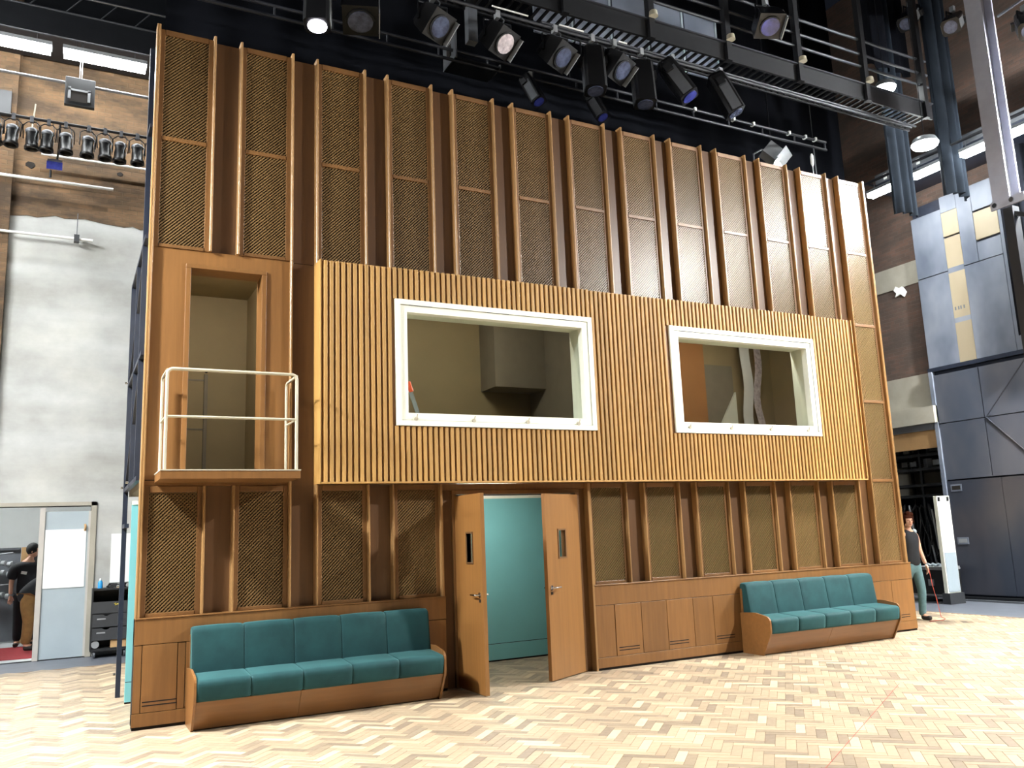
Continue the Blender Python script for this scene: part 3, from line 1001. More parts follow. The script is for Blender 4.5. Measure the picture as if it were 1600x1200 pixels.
def batten(name, p0, p1, label, group=None, tube='lamp_tube'):
    p0, p1 = Vector(p0), Vector(p1)
    r = thing(name, label, 'lamp', tuple((p0+p1)/2), 0, group)
    d = (p1-p0)
    R = d.to_track_quat('X', 'Z').to_matrix()
    MB().obox((0, 0, 0.07), R, d.length, 0.20, 0.06).build('housing', 'rig_light', r)
    MB().obox((0, 0, 0.0), R, d.length*0.97, 0.17, 0.085).build('diffuser', tube, r)
    for s in (-0.35, 0.35):
        c_ = d*s
        MB().tube([(c_.x, c_.y, 0.1), (c_.x, c_.y, 0.26)], 0.006, 6).build('hanger', 'pipe_steel', r)
    return r
batten('ceiling_batten', (-3.0, 9.2, 3.12), (-1.2, 9.2, 3.12), 'fluorescent batten on the ceiling of the room beyond the doorway')

# ------------------------------------------------------------------ work lights
# row over the back wall (in view), the two side galleries (right one partly in view)
for k, (a, b_) in enumerate(((-4.1, -2.75), (-2.55, -1.15), (-1.0, 0.22), (0.42, 1.7))):
    batten('work_light', (a, 5.3, 9.36), (b_, 5.3, 9.36), ORD[k]+' glowing white tube light from the left under the rear gallery', 'work lights under the rear gallery')
RY = ((2.66, 1.72), (1.62, 0.88), (0.55, -0.08), (-0.2, -0.98), (-2.3, -3.3), (-3.6, -4.4), (-4.6, -5.6), (-6.1, -7.1))
for k, (a, b_) in enumerate(RY):
    batten('work_light', (14.05, a, 8.30), (14.05, b_, 8.30), ORD[k]+' glowing tube light along the right gallery, counted from the back', 'work lights along the right gallery', 'lamp_tube' if k < 4 else 'lamp_tube_right' if k == 4 else 'lamp_tube_front')
for k in range(7):
    a = 3.4-k*1.5-(0.8 if k > 2 else 0)
    batten('work_light', (-5.5, a, 8.30), (-5.5, a-1.0, 8.30), ORD[k]+' glowing tube light along the left gallery, counted from the back', 'work lights along the left gallery', 'lamp_tube_mid' if k < 3 else 'lamp_tube_left' if k == 3 else 'lamp_tube_front')

def work_flood(loc, tgt, mat, label):
    r = thing('work_flood', label, 'lamp', loc)
    R = (Vector(tgt)-Vector(loc)).to_track_quat('-Z', 'Y').to_matrix()
    MB().obox((0, 0, 0), R, 0.46, 0.46, 0.12).build('housing', 'rig_grey', r)
    MB().obox(R @ Vector((0, 0, -0.063)), R, 0.40, 0.40, 0.004).build('diffuser', mat, r)
    MB().tube([(0, 0, 0.05), (0, 0, 6.0)], 0.02, 8).build('drop_pipe', 'steel_black', r)
    return r
work_flood((-3.2, -1.6, 5.8), (-1.6, -1.5, 0.0), 'lamp_key_left', 'square work flood hung at the left front of the stage')
work_flood((11.6, -6.4, 7.4), (9.2, -5.0, 0.0), 'lamp_key_right', 'square work flood hung at the right front of the stage')

# ------------------------------------------------------------------ rear gallery, pipes, lamps on the left
gl = thing('rear_gallery', 'dark gallery deck with latticed edge truss above the tube lights', 'gallery')
box(-9, 14, 5.15, 6.34, 9.75, 9.90).build('deck', 'steel_black', gl)
box(-9, 14, 5.10, 5.15, 9.52, 9.92).build('fascia', 'steel_black', gl)
for z in (10.0, 10.32):
    MB().tube([(-9, 5.2, z), (3, 5.2, z)], 0.02, 6).build('chord', 'pipe_steel', gl)
for k in range(16):
    x = -5+k*0.5
    MB().tube([(x, 5.2, 10.0), (x+0.25, 5.2, 10.32)], 0.010, 6).build('lattice_bar', 'pipe_steel', gl)
st('wall_upper_dark', box(-9, 16, 6.40, 6.46, 9.9, 14), 'steel_black', 'dark upper part of the rear wall above the gallery')
def pipe(name, p0, p1, r_, mat, label, cat='pipe'):
    return tag(MB().tube([p0, p1], r_, 10).build(name, mat), label, cat)
pp = pipe('hanging_pipe', (-5, 5.5, 8.97), (1.5, 5.5, 8.97), 0.025, 'pipe_steel', 'bright steel pipe behind the square black monitor')
pipe('wall_pipe', (-5, 6.3, 7.60), (-0.16, 6.3, 7.60), 0.025, 'tape_white', 'white pipe on the brick wall below the row of spotlights')
pipe('wall_pipe', (-5, 6.3, 6.66), (-0.43, 6.3, 6.66), 0.022, 'tape_white', 'thin white pipe hanging low across the plaster wall')
ck = thing('pipe_clamp', 'small clamp and rod holding the low white pipe', 'clamp')
MB().tube([(-0.67, 6.3, 6.6), (-0.67, 6.3, 7.1)], 0.008, 6).build('rod', 'rig_grey', ck)
box(-0.71, -0.63, 6.25, 6.35, 6.60, 6.72).build('clamp', 'drawer_black', ck)
pipe('wall_pipe', (-1.25, 6.30, 8.05), (1.2, 6.30, 8.05), 0.02, 'tape_white', 'short white pipe hidden behind the row of spotlights')
mn = thing('monitor', 'square black monitor hung from the bright pipe near the brick wall', 'monitor')
Rm = Matrix.Rotation(0.0, 3, 'Z')
box(-0.945, -0.515, 5.28, 5.36, 8.56, 9.04).build('casing', 'plastic_black', mn, 0.01)
box(-0.89, -0.57, 5.272, 5.28, 8.62, 8.84).build('screen', 'dark_gap', mn)
box(-0.90, -0.86, 5.262, 5.272, 8.66, 8.86).build('bracket_arm', 'rig_light', mn)
box(-0.62, -0.58, 5.262, 5.272, 8.64, 8.84).build('bracket_arm', 'rig_light', mn)
box(-0.90, -0.58, 5.262, 5.272, 8.80, 8.83).build('bracket_bar', 'rig_light', mn)
mn.location = (0, 0.12, 0)
for x in (-0.745, -0.715):
    MB().tube([(x, 5.32, 9.04), (x, 5.32, 9.75)], 0.008, 6).build('hanger', 'pipe_steel', mn)
bp_ = pipe('lighting_bar', (-5, 5.3, 8.17), (1.2, 5.3, 8.17), 0.024, 'steel_black', 'black lighting bar carrying the row of black spotlights', 'bar')
def parcan():
    r = thing('spotlight', '', 'spotlight')
    prof = [(0.0, -0.155), (0.05, -0.16), (0.085, -0.185), (0.092, -0.22), (0.080, -0.235), (0.080, -0.30), (0.086, -0.32), (0.088, -0.44), (0.104, -0.455), (0.104, -0.50), (0.085, -0.50), (0.08, -0.46)]
    n = 16
    vs = [(p[0]*math.cos(2*PI*k/n), p[0]*math.sin(2*PI*k/n), p[1]) for p in prof for k in range(n)]
    fs = [(i*n+k, i*n+(k+1) % n, (i+1)*n+(k+1) % n, (i+1)*n+k) for i in range(len(prof)-1) for k in range(n)]
    split = 4*n
    MB().add(vs[split:], [tuple(q-split for q in f_) for f_ in fs[split:]], True).build('body', 'par_black', r)
    MB().add(vs[:split+n], fs[:split], True).build('rear_cap', 'rig_grey', r)
    MB().tube([(-0.115, 0, -0.33), (-0.12, 0, -0.12), (-0.06, 0, -0.06), (0.06, 0, -0.06), (0.12, 0, -0.12), (0.115, 0, -0.33)], 0.009, 6).build('yoke', 'steel_black', r)
    box(-0.025, 0.025, -0.03, 0.03, -0.07, 0.03).build('clamp', 'rig_grey', r)
    MB().tube([(0.03, -0.05, -0.17), (0.08, -0.10, -0.25), (0.06, -0.11, -0.36), (0.09, -0.06, -0.42), (0.1, 0.0, -0.2), (0.05, 0.03, 0.0)], 0.006, 6).build('cable', 'rig_grey', r)
    return r
pc = parcan()
pxs = (-1.84, -1.60, -1.36, -1.13, -0.90, -0.58, -0.35, -0.11, 0.12, 0.36)
for k, x in enumerate(pxs):
    o = pc if k == 0 else copytree(pc)
    o.location = (x, 5.3, 8.17)
    o.rotation_euler = (random.uniform(-0.08, 0.04), random.uniform(-0.05, 0.05), random.uniform(-0.4, 0.4))
    o['label'] = ORD[k]+' black spotlight from the left on the bar before the brick wall'
    o['group'] = 'black spotlights on the left lighting bar'
bx_ = thing('blue_lamp', 'small blue-fronted lamp under the row of spotlights', 'lamp')
MB().obox((-1.03, 5.6, 7.58), Matrix.Rotation(0.3, 3, 'X'), 0.22, 0.12, 0.12).build('body', 'lens_blue', bx_)
MB().obox((-1.03, 5.6, 7.66), Matrix.Rotation(0.3, 3, 'X'), 0.20, 0.10, 0.05).build('top', 'rig_light', bx_)
MB().tube([(-1.0, 5.62, 7.68), (-0.98, 5.45, 7.85), (-0.98, 5.33, 8.16)], 0.015, 6).build('bracket', 'steel_black', bx_)
MB().tube([(-1.08, 5.6, 7.5), (-1.08, 5.6, 7.38)], 0.02, 6).build('knob', 'steel_black', bx_)
tag(box(-1.96, -1.72, YW-0.16, YW-0.10, 8.62, 9.05).build('wall_cabinet', 'drawer_black'), 'grey electrical cabinet high on the brick wall', 'cabinet')
pipe('conduit', (-1.38, 6.40, 8.95), (-1.42, 6.40, 8.35), 0.012, 'concrete', 'thin pale conduit running down the brick wall', 'conduit')

# ------------------------------------------------------------------ black cart at the foot of the back wall
ct = thing('drawer_cart', 'black wheeled cart with drawers at the foot of the back wall', 'cart')
CX0, CX1, CY0, CY1 = -0.20, 0.34, 6.06, 6.42
mb = MB()
mb.box(CX0, CX1, CY0, CY1, 1.00, 1.03).box(CX0, CX0+0.02, CY0, CY1, 0.13, 1.0).box(CX1-0.02, CX1, CY0, CY1, 0.13, 1.0)
mb.box(CX0, CX1, CY1-0.02, CY1, 0.13, 1.0).box(CX0, CX1, CY0, CY1, 0.10, 0.14).box(CX0, CX1, CY0, CY1, 0.38, 0.40).box(CX0, CX1, CY0, CY1, 0.585, 0.60)
mb.build('carcass', 'plastic_black', ct)
def drawer(a, b_, z0, z1):
    n = 8
    mid = (a+b_)/2
    pts = [(a, z0), (b_, z0), (b_, z1)]
    for k in range(n+1):
        t = k/n
        pts.append((mid+0.06-0.12*t, z1-0.028*math.sin(PI*t)))
    pts.append((a, z1))
    return MB().prism(pts, 'y', CY0-0.015, CY0+0.005).build('drawer', 'drawer_black', ct)
d1 = box(CX0+0.01, CX1-0.01, CY0-0.015, CY0+0.005, 0.66, 0.83).build('drawer', 'drawer_black', ct)
MB().tube([(0.11, CY0-0.018, 0.79), (0.13, CY0-0.018, 0.805), (0.125, CY0-0.018, 0.77), (0.15, CY0-0.018, 0.785), (0.19, CY0-0.018, 0.785)], 0.006, 5).build('scribble', 'yellow_paint', d1)
for z0, z1 in ((0.455, 0.645), (0.26, 0.44)):
    d2 = drawer(CX0+0.02, 0.20, z0, z1)
    box(-0.12, 0.0, CY0-0.018, CY0-0.014, z1-0.08, z1-0.06).build('paper_tag', 'rig_light', d2)
    box(0.22, CX1-0.01, CY0-0.015, CY0+0.005, z0, z1).build('drawer', 'drawer_black', ct)
for x in (CX0+0.06, CX1-0.06):
    for y in (CY0+0.05, CY1-0.05):
        MB().tube([(x-0.015, y, 0.05), (x+0.015, y, 0.05)], 0.05, 12).build('castor', 'rig_grey', ct)
tag(MB().tube([(-0.13, CY0-0.0, 0.20), (-0.13, CY0+0.05, 0.20)], 0.055, 14).build('tape_roll', 'rig_light'), 'pale tape roll on the bottom shelf of the black cart', 'tape')
tag(box(0.08, 0.30, CY0+0.02, CY0+0.16, 0.142, 0.255).build('cardboard_box', 'cardboard'), 'small cardboard box on the bottom shelf of the black cart', 'box')
bt = thing('spray_bottle', 'blue bottle with pale cap on top of the black cart', 'bottle')
MB().tube([(-0.09, 6.2, 1.03), (-0.09, 6.2, 1.12), (-0.09, 6.2, 1.15)], [0.035, 0.035, 0.015], 12).build('bottle_body', 'blue_plastic', bt)
MB().tube([(-0.09, 6.2, 1.15), (-0.09, 6.2, 1.18)], 0.014, 8).build('cap', 'tape_white', bt)
pts = [(0.13+0.12*math.cos(k*0.55)*(1+0.2*math.sin(k*1.7)), 6.2+0.07*math.sin(k*0.55), 1.045+0.03*(k % 7)/7+0.02*math.sin(k)) for k in range(48)]
tag(MB().tube(pts, 0.010, 6).build('cable_coil', 'cap_black'), 'tangled black cable coil on top of the black cart', 'cable')

# ------------------------------------------------------------------ black backdrop behind the set
def drape(name, x0, x1, y, z0, z1, mat, label, amp=0.06, wl=0.35, cat='drape', zvar=0.0):
    n = max(8, int((x1-x0)/wl*10))
    vs = []
    for k in range(n+1):
        x = x0+(x1-x0)*k/n
        yy = y+amp*math.sin(2*PI*(x-x0)/wl)+amp*0.4*math.sin(2*PI*(x-x0)/wl*0.37+1)
        zb = z0+zvar*math.sin((x-x0)*5)
        vs += [(x, yy, zb), (x, yy, z1), (x, yy+0.02, z1), (x, yy+0.02, zb)]
    fs = []
    for k in range(n):
        for j in range(4):
            fs.append((4*k+j, 4*k+(j+1) % 4, 4*k+4+(j+1) % 4, 4*k+4+j))
    return tag(MB().add(vs, fs, True).build(name, mat), label, cat)
drape('backdrop', 0.30, 13.75, 3.0, 0.05, 14, 'drape_black', 'huge black backdrop cloth behind the timber wall', 0.03, 0.9)

# ------------------------------------------------------------------ ladder truss and moving lights
ta = thing('ladder_truss', 'long thin black ladder truss just above the timber wall', 'truss')
for z in (8.365, 8.515):
    MB().tube([(-0.5, 1.5, z), (11.53, 1.5, z)], 0.024, 8).build('chord', 'rail_dark', ta)
for k in range(16):
    x = 11.5-k*0.77
    MB().tube([(x, 1.5, 8.365), (x, 1.5, 8.515)], 0.016, 6).build('rung', 'rail_dark', ta)
for k, x in enumerate((8.45, 9.3, 9.75, 10.6, 11.0, 11.25)):
    box(x-0.02, x+0.02, 1.46, 1.54, 8.49, 8.55).build('clip', 'tape_white', ta)
for x in (1.0, 6.0, 11.2):
    MB().tube([(x, 1.5, 8.5), (x, 1.5, 13)], 0.008, 6).build('hanger', 'steel_black', ta)
MB().tube([(11.2, 1.5, 8.4), (11.22, 1.5, 7.0)], 0.01, 6).build('drop_cable', 'rig_grey', ta)
# junction box on the truss
jb = thing('truss_box', 'open black box with a grey end plate on the ladder truss', 'box')
box(4.03, 4.75, 1.42, 1.85, 8.36, 8.385).build('tray', 'steel_black', jb)
box(4.02, 4.045, 1.40, 1.85, 8.36, 8.78).build('end_plate', 'rig_grey', jb)
box(4.012, 4.02, 1.55, 1.70, 8.47, 8.65).build('cut_out', 'dark_gap', jb)
box(4.74, 4.755, 1.42, 1.85, 8.36, 8.42).build('lip', 'rig_light', jb)
hb = tag(box(3.98, 4.12, 0.86, 0.98, 8.30, 9.05).build('hanging_post', 'rig_grey'), 'upright grey post hanging below the catwalk beside the open box', 'post')

def aim(o_dir):
    return Vector(o_dir).normalized().to_track_quat('-Z', 'Y').to_matrix()
def moving_light(kind, loc, dirv, label, lens='lens_dark', group='moving lights under the catwalk', drop=0.34, s=1.0, lit=False):
    r = thing('moving_light', label, 'stage light', loc, 0, group)
    R = aim(dirv)
    c_ = Vector((0, 0, -drop*s))
    MB().box(-0.03, 0.03, -0.04, 0.04, -0.05, 0.06).build('clamp', 'rig_light', r)
    MB().tube([(-0.20*s, 0, c_.z), (-0.20*s, 0, -0.10), (0.20*s, 0, -0.10), (0.20*s, 0, c_.z)], 0.018*s, 6).build('yoke', 'steel_black', r)
    if kind == 'profile':
        hb_ = MB()
        e = 0.035*s
        w2, d2 = 0.150*s, 0.140*s
        ring = [(-w2+e, -d2), (w2-e, -d2), (w2, -d2+e), (w2, d2-e), (w2-e, d2), (-w2+e, d2), (-w2, d2-e), (-w2, -d2+e)]
        vs = []
        for (z, f_) in ((0.24, 0.8), (0.20, 0.95), (-0.08, 1.0), (-0.46, 1.0)):
            vs += [c_+R @ Vector((p[0]*f_, p[1]*f_, z*s)) for p in ring]
        fs = [tuple(range(8)), tuple(range(24, 32))]+[(i*8+k, i*8+(k+1) % 8, i*8+8+(k+1) % 8, i*8+8+k) for i in range(3) for k in range(8)]
        hb_.add(vs, fs)
        head = hb_.build('head', 'par_black', r)
        for sx in (-1, 1):
            MB().obox(c_+R @ Vector((sx*(w2+0.004), 0, -0.19*s)), R, 0.010, d2*1.1, 0.5*s).build('side_plate', 'rig_light' if sx < 0 else 'rig_grey', head)
        MB().tube([c_+R @ Vector((0, 0, -0.45*s)), c_+R @ Vector((0, 0, -0.475*s))], 0.115*s, 14).build('lens', 'lamp_moving' if lit else lens, head)
        MB().obox(c_+R @ Vector((0, -d2*0.2, 0.05*s)), R, 0.42*s, 0.12*s, 0.12*s).build('pivot', 'rig_black', r)
    else:
        hb_ = MB()
        w2 = 0.19*s
        vs = []
        ring = [(-1, -1), (1, -1), (1, 1), (-1, 1)]
        for (z, f_) in ((0.22, 0.62), (0.10, 0.85), (-0.16, 1.0)):
            vs += [c_+R @ Vector((p[0]*w2*f_, p[1]*w2*f_, z*s)) for p in ring]
        fs = [(0, 1, 2, 3), (8, 9, 10, 11)]+[(i*4+k, i*4+(k+1) % 4, i*4+4+(k+1) % 4, i*4+4+k) for i in range(2) for k in range(4)]
        hb_.add(vs, fs)
        head = hb_.build('head', 'par_black', r)
        MB().tube([c_+R @ Vector((0, 0, -0.15*s)), c_+R @ Vector((0, 0, -0.185*s))], 0.135*s, 16).build('lens', lens, head)
        MB().tube([c_+R @ Vector((0, 0, -0.15*s)), c_+R @ Vector((0, 0, -0.178*s))], 0.155*s, 16).build('bezel', 'steel_black', head)
        MB().obox(c_+R @ Vector((-w2-0.012, 0, -0.10*s)), R, 0.012, w2*1.7, 0.26*s).build('side_plate', 'rig_light', head)
    MB().tube([(0.05, 0.02, 0.02), (0.12, 0.03, -0.02), (0.10, 0.05, -0.12), (0.04, 0.05, -0.20)], 0.010, 6).build('cable', 'rig_grey', r)
    return r
dn = (-0.05, -0.12, -1)
tc_ = (0.30, -0.62, -0.72)
moving_light('profile', (1.80, 0.5, 8.50), dn, 'leftmost hanging stage light with a glowing white end', drop=0.36, lit=True)
moving_light('wash', (2.33, 0.5, 8.46), (-0.1, -0.3, -1), 'dark stage light right of the glowing one', 'lens_dark', s=1.15)
moving_light('wash', (3.30, 0.5, 8.52), tc_, 'dim round-lensed stage light left of the open truss box', 'lens_dark')
moving_light('wash', (4.24, 0.5, 8.52), tc_, 'stage light with a bright pinkish lens right of the grey post', 'lens_clear')
moving_light('wash', (5.14, 0.5, 8.54), tc_, 'round-lensed stage light left of the first long fixture', 'lens_dark')
moving_light('profile', (5.76, 0.5, 8.56), dn, 'first long box-shaped stage light hanging straight down', drop=0.38)
moving_light('wash', (6.14, 0.5, 8.58), tc_, 'round-lensed stage light between the two long fixtures', 'lens_dark')
moving_light('profile', (6.62, 0.5, 8.56), dn, 'second long box-shaped stage light with bright knobs', drop=0.40)
moving_light('profile', (7.20, 0.5, 8.60), (0.35, -0.35, -0.9), 'tilted stage light with a blue lens right of the long fixtures', 'lens_blue', drop=0.26)
moving_light('profile', (8.14, 0.5, 8.60), (0.35, -0.2, -0.9), 'rightmost tilted stage light hanging under the catwalk', 'lens_dark', drop=0.28)
moving_light('profile', (5.28, 1.5, 8.40), (0.22, -0.35, -0.9), 'left small blue-lensed light on the ladder truss', 'lens_blue', 'small lights on the ladder truss', 0.22, 0.72)
moving_light('profile', (6.42, 1.5, 8.40), (0.22, -0.35, -0.9), 'right small blue-lensed light on the ladder truss', 'lens_blue', 'small lights on the ladder truss', 0.24, 0.72)
moving_light('wash', (8.95, 0.2, 9.85), (-0.2, -0.5, -0.9), 'dark boxed light high above the catwalk rail', 'lens_blue', 'lights high up', 0.3, 1.1)
pipe('lighting_bar', (1.2, 0.5, 8.56), (12.6, 0.5, 8.56), 0.024, 'rail_dark', 'pipe under the catwalk carrying the moving lights', 'bar')
pipe('lighting_bar', (5.0, 0.62, 8.70), (12.9, 0.62, 8.70), 0.02, 'rail_dark', 'upper pipe close under the catwalk grating', 'bar')
for k, (x0, x1) in enumerate(((4.15, 4.7), (5.2, 5.6), (6.2, 6.35))):
    pipe('neon_tube', (x0, 0.46, 8.615), (x1, 0.46, 8.615), 0.012, 'tape_white', ORD[k]+' short white tube on the pipe under the catwalk', 'tube')

# ------------------------------------------------------------------ catwalk
cw = thing('catwalk', 'dark steel catwalk with handrails crossing above the set', 'catwalk')
CZ = 8.82
box(2.6, 13.2, 0.46, 0.50, CZ, CZ+0.30).build('near_beam', 'rig_black', cw)
box(2.6, 13.2, 0.42, 0.50, CZ+0.28, CZ+0.30).build('beam_flange', 'rail_dark', cw)
box(2.6, 13.2, 0.95, 0.98, CZ, CZ+0.12).build('far_beam', 'rig_black', cw)
rbm = box(-0.018, 0.018, 0.50, 0.95, 0.0, 0.03).mesh('grating_bar', 'rig_black')
x = 2.7
while x < 13.1:
    part('grating_bar', rbm, cw, (x, 0, CZ+0.02))
    x += 0.14
for x in (3.8, 5.3, 6.8, 8.3, 9.85, 11.45, 13.0):
    box(x-0.05, x+0.05, 0.40, 0.50, CZ-0.02, 11.6).build('post', 'rig_black', cw)
for z in (9.46, 9.70, 9.98):
    MB().tube([(2.6, 0.47, z), (13.2, 0.47, z)], 0.024, 8).build('handrail', 'rail_dark', cw)
for x in (6.8, 8.3, 9.85, 11.45):
    MB().tube([(x, 0.36, CZ+0.30), (x, 0.36, CZ+0.38)], [0.07, 0.06], 12).build('post_lamp', 'cream_metal', cw)
# pale shutters behind the catwalk
for k in range(5):
    x = 5.7+k*0.78
    sh = thing('shutter_panel', ORD[k]+' pale blue-grey shutter from the left above the catwalk', 'panel', group='shutters above the catwalk')
    box(x, x+0.74, 2.0, 2.03, 9.55, 10.75).build('sheet', 'dock_grey', sh)
    box(x+0.70, x+0.74, 1.985, 2.0, 9.55, 10.75).build('edge', 'leaf_grey', sh)
# ------------------------------------------------------------------ right-hand side wall with the dock door
XW = 15.4
rw = thing('wall_right', 'dark brick side wall with a concrete band right of the set', None, kind='structure')
mb = MB()
mb.box(XW, XW+0.4, -12, 6.45, 3.30, 14).box(XW, XW+0.4, 4.9, 6.45, 0, 3.30)
mb.build('brickwork', 'brick_side', rw)
box(XW-0.02, XW+0.02, 2.5, 6.4, 3.90, 4.62).build('render_band', 'concrete', rw)
box(XW-0.02, XW+0.02, 2.5, 6.4, 6.60, 7.10).build('concrete_band', 'concrete', rw)
lt = box(XW-0.25, XW+0.05, 2.6, 6.4, 3.55, 3.90).build('lintel', 'concrete', rw)
box(XW-0.14, XW+0.05, 2.6, 6.4, 3.42, 3.55).build('lintel', 'rig_grey', rw)
box(XW-0.05, XW+0.05, 2.6, 6.4, 3.05, 3.42).build('mesh_screen', 'cardboard', rw)
pts = [(3.05, 6.47), (3.14, 6.62), (3.22, 6.60), (3.30, 6.66), (3.36, 6.58), (3.30, 6.50), (3.34, 6.42), (3.20, 6.46), (3.12, 6.38)]
MB().prism(pts, 'x', XW-0.03, XW).build('plaster_patch', 'tape_white', rw)
dd = thing('door_5', 'tall grey and navy steel dock door in the right wall', None, kind='structure')
DY1, DY0 = 2.68, -4.5
def dpan(y0, y1, z0, z1, mat, name='door_sheet', x=XW-0.10):
    return box(x, x+0.06, y0, y1, z0, z1).build(name, mat, dd)
# upper grey scenery sheet
dpan(1.98, 2.68, 4.68, 6.60, 'dock_grey')
dpan(1.98, 2.68, 6.62, 7.95, 'dock_grey')
for z0, z1 in ((4.68, 5.50), (5.60, 6.55), (6.66, 7.30), (7.34, 7.85)):
    dpan(1.62, 1.975, z0, z1, 'dock_tan', 'tan_sheet')
for y in (1.92, 1.85, 1.80, 1.73):
    box(XW-0.103, XW-0.10, y-0.015, y+0.015, 5.76, 5.83).build('stencil_mark', 'grey_panel', dd)
dpan(1.62, 1.975, 7.86, 8.2, 'dock_grey')
dpan(1.62, 1.975, 5.50, 5.60, 'dock_grey')
dpan(1.62, 1.975, 6.55, 6.66, 'dock_grey')
dpan(0.80, 1.615, 4.68, 6.60, 'dock_grey')
dpan(1.30, 1.615, 6.62, 8.2, 'dock_grey')
dpan(0.80, 1.29, 6.62, 7.0, 'dock_grey')
dpan(0.80, 1.29, 7.05, 7.62, 'dock_tan', 'tan_sheet')
dpan(0.80, 1.29, 7.66, 8.2, 'dock_grey')
dpan(DY0, 0.79, 4.68, 8.2, 'dock_grey')
box(XW-0.14, XW-0.04, DY0, 2.70, 4.60, 4.68).build('mid_beam', 'steel_dark', dd)
box(XW-0.05, XW, DY0, 2.66, 0.05, 8.2).build('backing', 'steel_dark', dd)
# lower navy leaf
for (y0, y1, z0, z1, mt) in ((1.62, 2.60, 3.52, 4.52, 'dock_navy'), (1.62, 2.60, 2.36, 3.50, 'dock_navy'), (0.6, 1.60, 3.52, 4.52, 'dock_navy'), (0.6, 1.60, 2.36, 3.50, 'dock_navy'),
                            (DY0, 0.59, 2.36, 4.52, 'dock_navy'), (1.45, 2.60, 0.10, 2.33, 'dock_dark'), (DY0, 1.44, 0.10, 2.33, 'dock_dark')):
    dpan(y0, y1, z0, z1, mt, 'door_sheet', XW-0.12)
box(XW-0.16, XW-0.06, 2.60, 2.68, 0.05, 4.60).build('edge_channel', 'dock_grey', dd)
for a in ((1.58, 3.51), ):
    for dz in (1.0, -1.0):
        bar((XW-0.125, 1.58, 3.51), (XW-0.125, 0.65, 3.51+dz), 0.016, 'brace', dd, 'dock_dark')
for (z, m2) in ((2.19, 'dark_gap'), (1.14, 'rig_light')):
    box(XW-0.128, XW-0.11, 2.28, 2.52, z-0.07, z+0.07).build('handle_plate', 'dock_grey', dd)
    box(XW-0.132, XW-0.12, 2.31, 2.49, z-0.04, z+0.04).build('handle_recess', m2, dd)
box(XW-0.20, XW-0.02, DY0, 2.64, 0.0, 0.06).build('floor_rail', 'steel_black', dd)
box(XW-0.45, XW-0.38, DY0, 2.3, 0.0, 0.03).build('floor_rail', 'rig_grey', dd)
# storage recess behind the opening
st('wall_recess', box(XW+2.4, XW+2.5, 2.0, 6.45, 0, 3.4), 'steel_black', 'dark back of the storage recess behind the opening')
st('floor_recess', box(17.5, XW+2.5, 2.0, 6.45, -0.06, -0.004), 'grey_floor', 'floor of the storage recess')
rk = thing('storage_rack', 'dark rack crammed with cables and lamps in the wall recess', 'rack')
for y in (2.75, 3.5, 4.3):
    for x in (15.75, 16.5):
        bar((x, y, 0), (x, y, 3.3), 0.05, 'upright', rk, 'steel_black')
for z in (2.05, 2.28, 2.62, 2.92):
    box(15.70, 16.55, 2.65, 4.5, z, z+0.06).build('shelf', 'steel_black', rk)
random.seed(11)
for z in (2.68, 2.98):
    for k in range(9):
        y = 2.8+k*0.19
        MB().obox((15.85+random.uniform(-0.05, 0.1), y, z+0.10), Matrix.Rotation(random.uniform(0, 2), 3, 'Z'), 0.15, 0.12, random.uniform(0.1, 0.2)).build('stored_lamp', random.choice(['rig_grey', 'plastic_black', 'rig_light', 'rig_black']), rk)
for k in range(8):
    y = 2.72+k*0.2
    z0 = 1.95
    pts = [(15.72+random.uniform(-0.03, 0.05), y+0.10*math.sin(t*0.9+k)+random.uniform(-0.02, 0.02), z0-0.6-0.55*math.cos(t*0.62)) for t in range(14)]
    MB().tube(pts, random.uniform(0.012, 0.025), 6).build('hanging_cable', random.choice(['rig_grey', 'plastic_black', 'plastic_black']), rk)
for k in range(7):
    y = 2.8+random.random()*1.1
    MB().tube([(15.70, y, random.uniform(0.6, 1.9)), (15.66, y+0.03, random.uniform(0.6, 1.9))], 0.02, 6).build('connector', 'rig_light', rk)
box(16.6, 16.64, 2.1, 4.8, 2.1, 2.9).build('back_light_sheet', 'concrete', rk)
# flight case, white panel
fc = thing('flight_case', 'black flight case with metal edges beside the white panel', 'case')
fx0, fx1, fy0, fy1 = 14.55, 15.10, 2.42, 3.15
box(fx0, fx1, fy0, fy1, 0.13, 0.62).build('case_body', 'plastic_black', fc)
for z in (0.11, 0.60):
    mb = MB()
    mb.box(fx0-0.012, fx1, fy0-0.012, fy0+0.012, z, z+0.03).box(fx0-0.012, fx0+0.012, fy0-0.012, fy1, z, z+0.03)
    mb.build('edge_trim', 'rig_light', fc)
box(fx0-0.015, fx0, 2.62, 2.74, 0.30, 0.42).build('latch', 'rig_light', fc)
box(fx0-0.02, fx0, 2.60, 2.9, 0.02, 0.10).build('castor_board', 'steel_black', fc)
box(fx0, fx1, fy0, fy1, 0.62, 0.66).build('tray', 'rig_light', fc)
tag(MB().tube([(14.7, 2.55+0.04*k, 0.69+0.02*math.sin(k*2.1)) for k in range(9)], 0.03, 6).build('cloth_bundle', 'leaf_grey'), 'crumpled pale cloth on top of the flight case', 'cloth')
wp = thing('white_panel', 'tall white panel on a black base leaning by the dock door', 'panel')
box(14.17, 14.54, 2.06, 2.14, 0.20, 2.02).build('panel_body', 'white_paint', wp, 0.006)
box(14.19, 14.52, 2.052, 2.06, 0.22, 0.95).build('lower_sheet', 'leaf_grey', wp)
for x in (14.19, 14.45):
    box(x, x+0.05, 2.045, 2.06, 1.92, 2.0).build('corner_block', 'plastic_black', wp)
box(14.15, 14.58, 2.02, 2.18, 0.0, 0.20).build('base', 'drawer_black', wp)

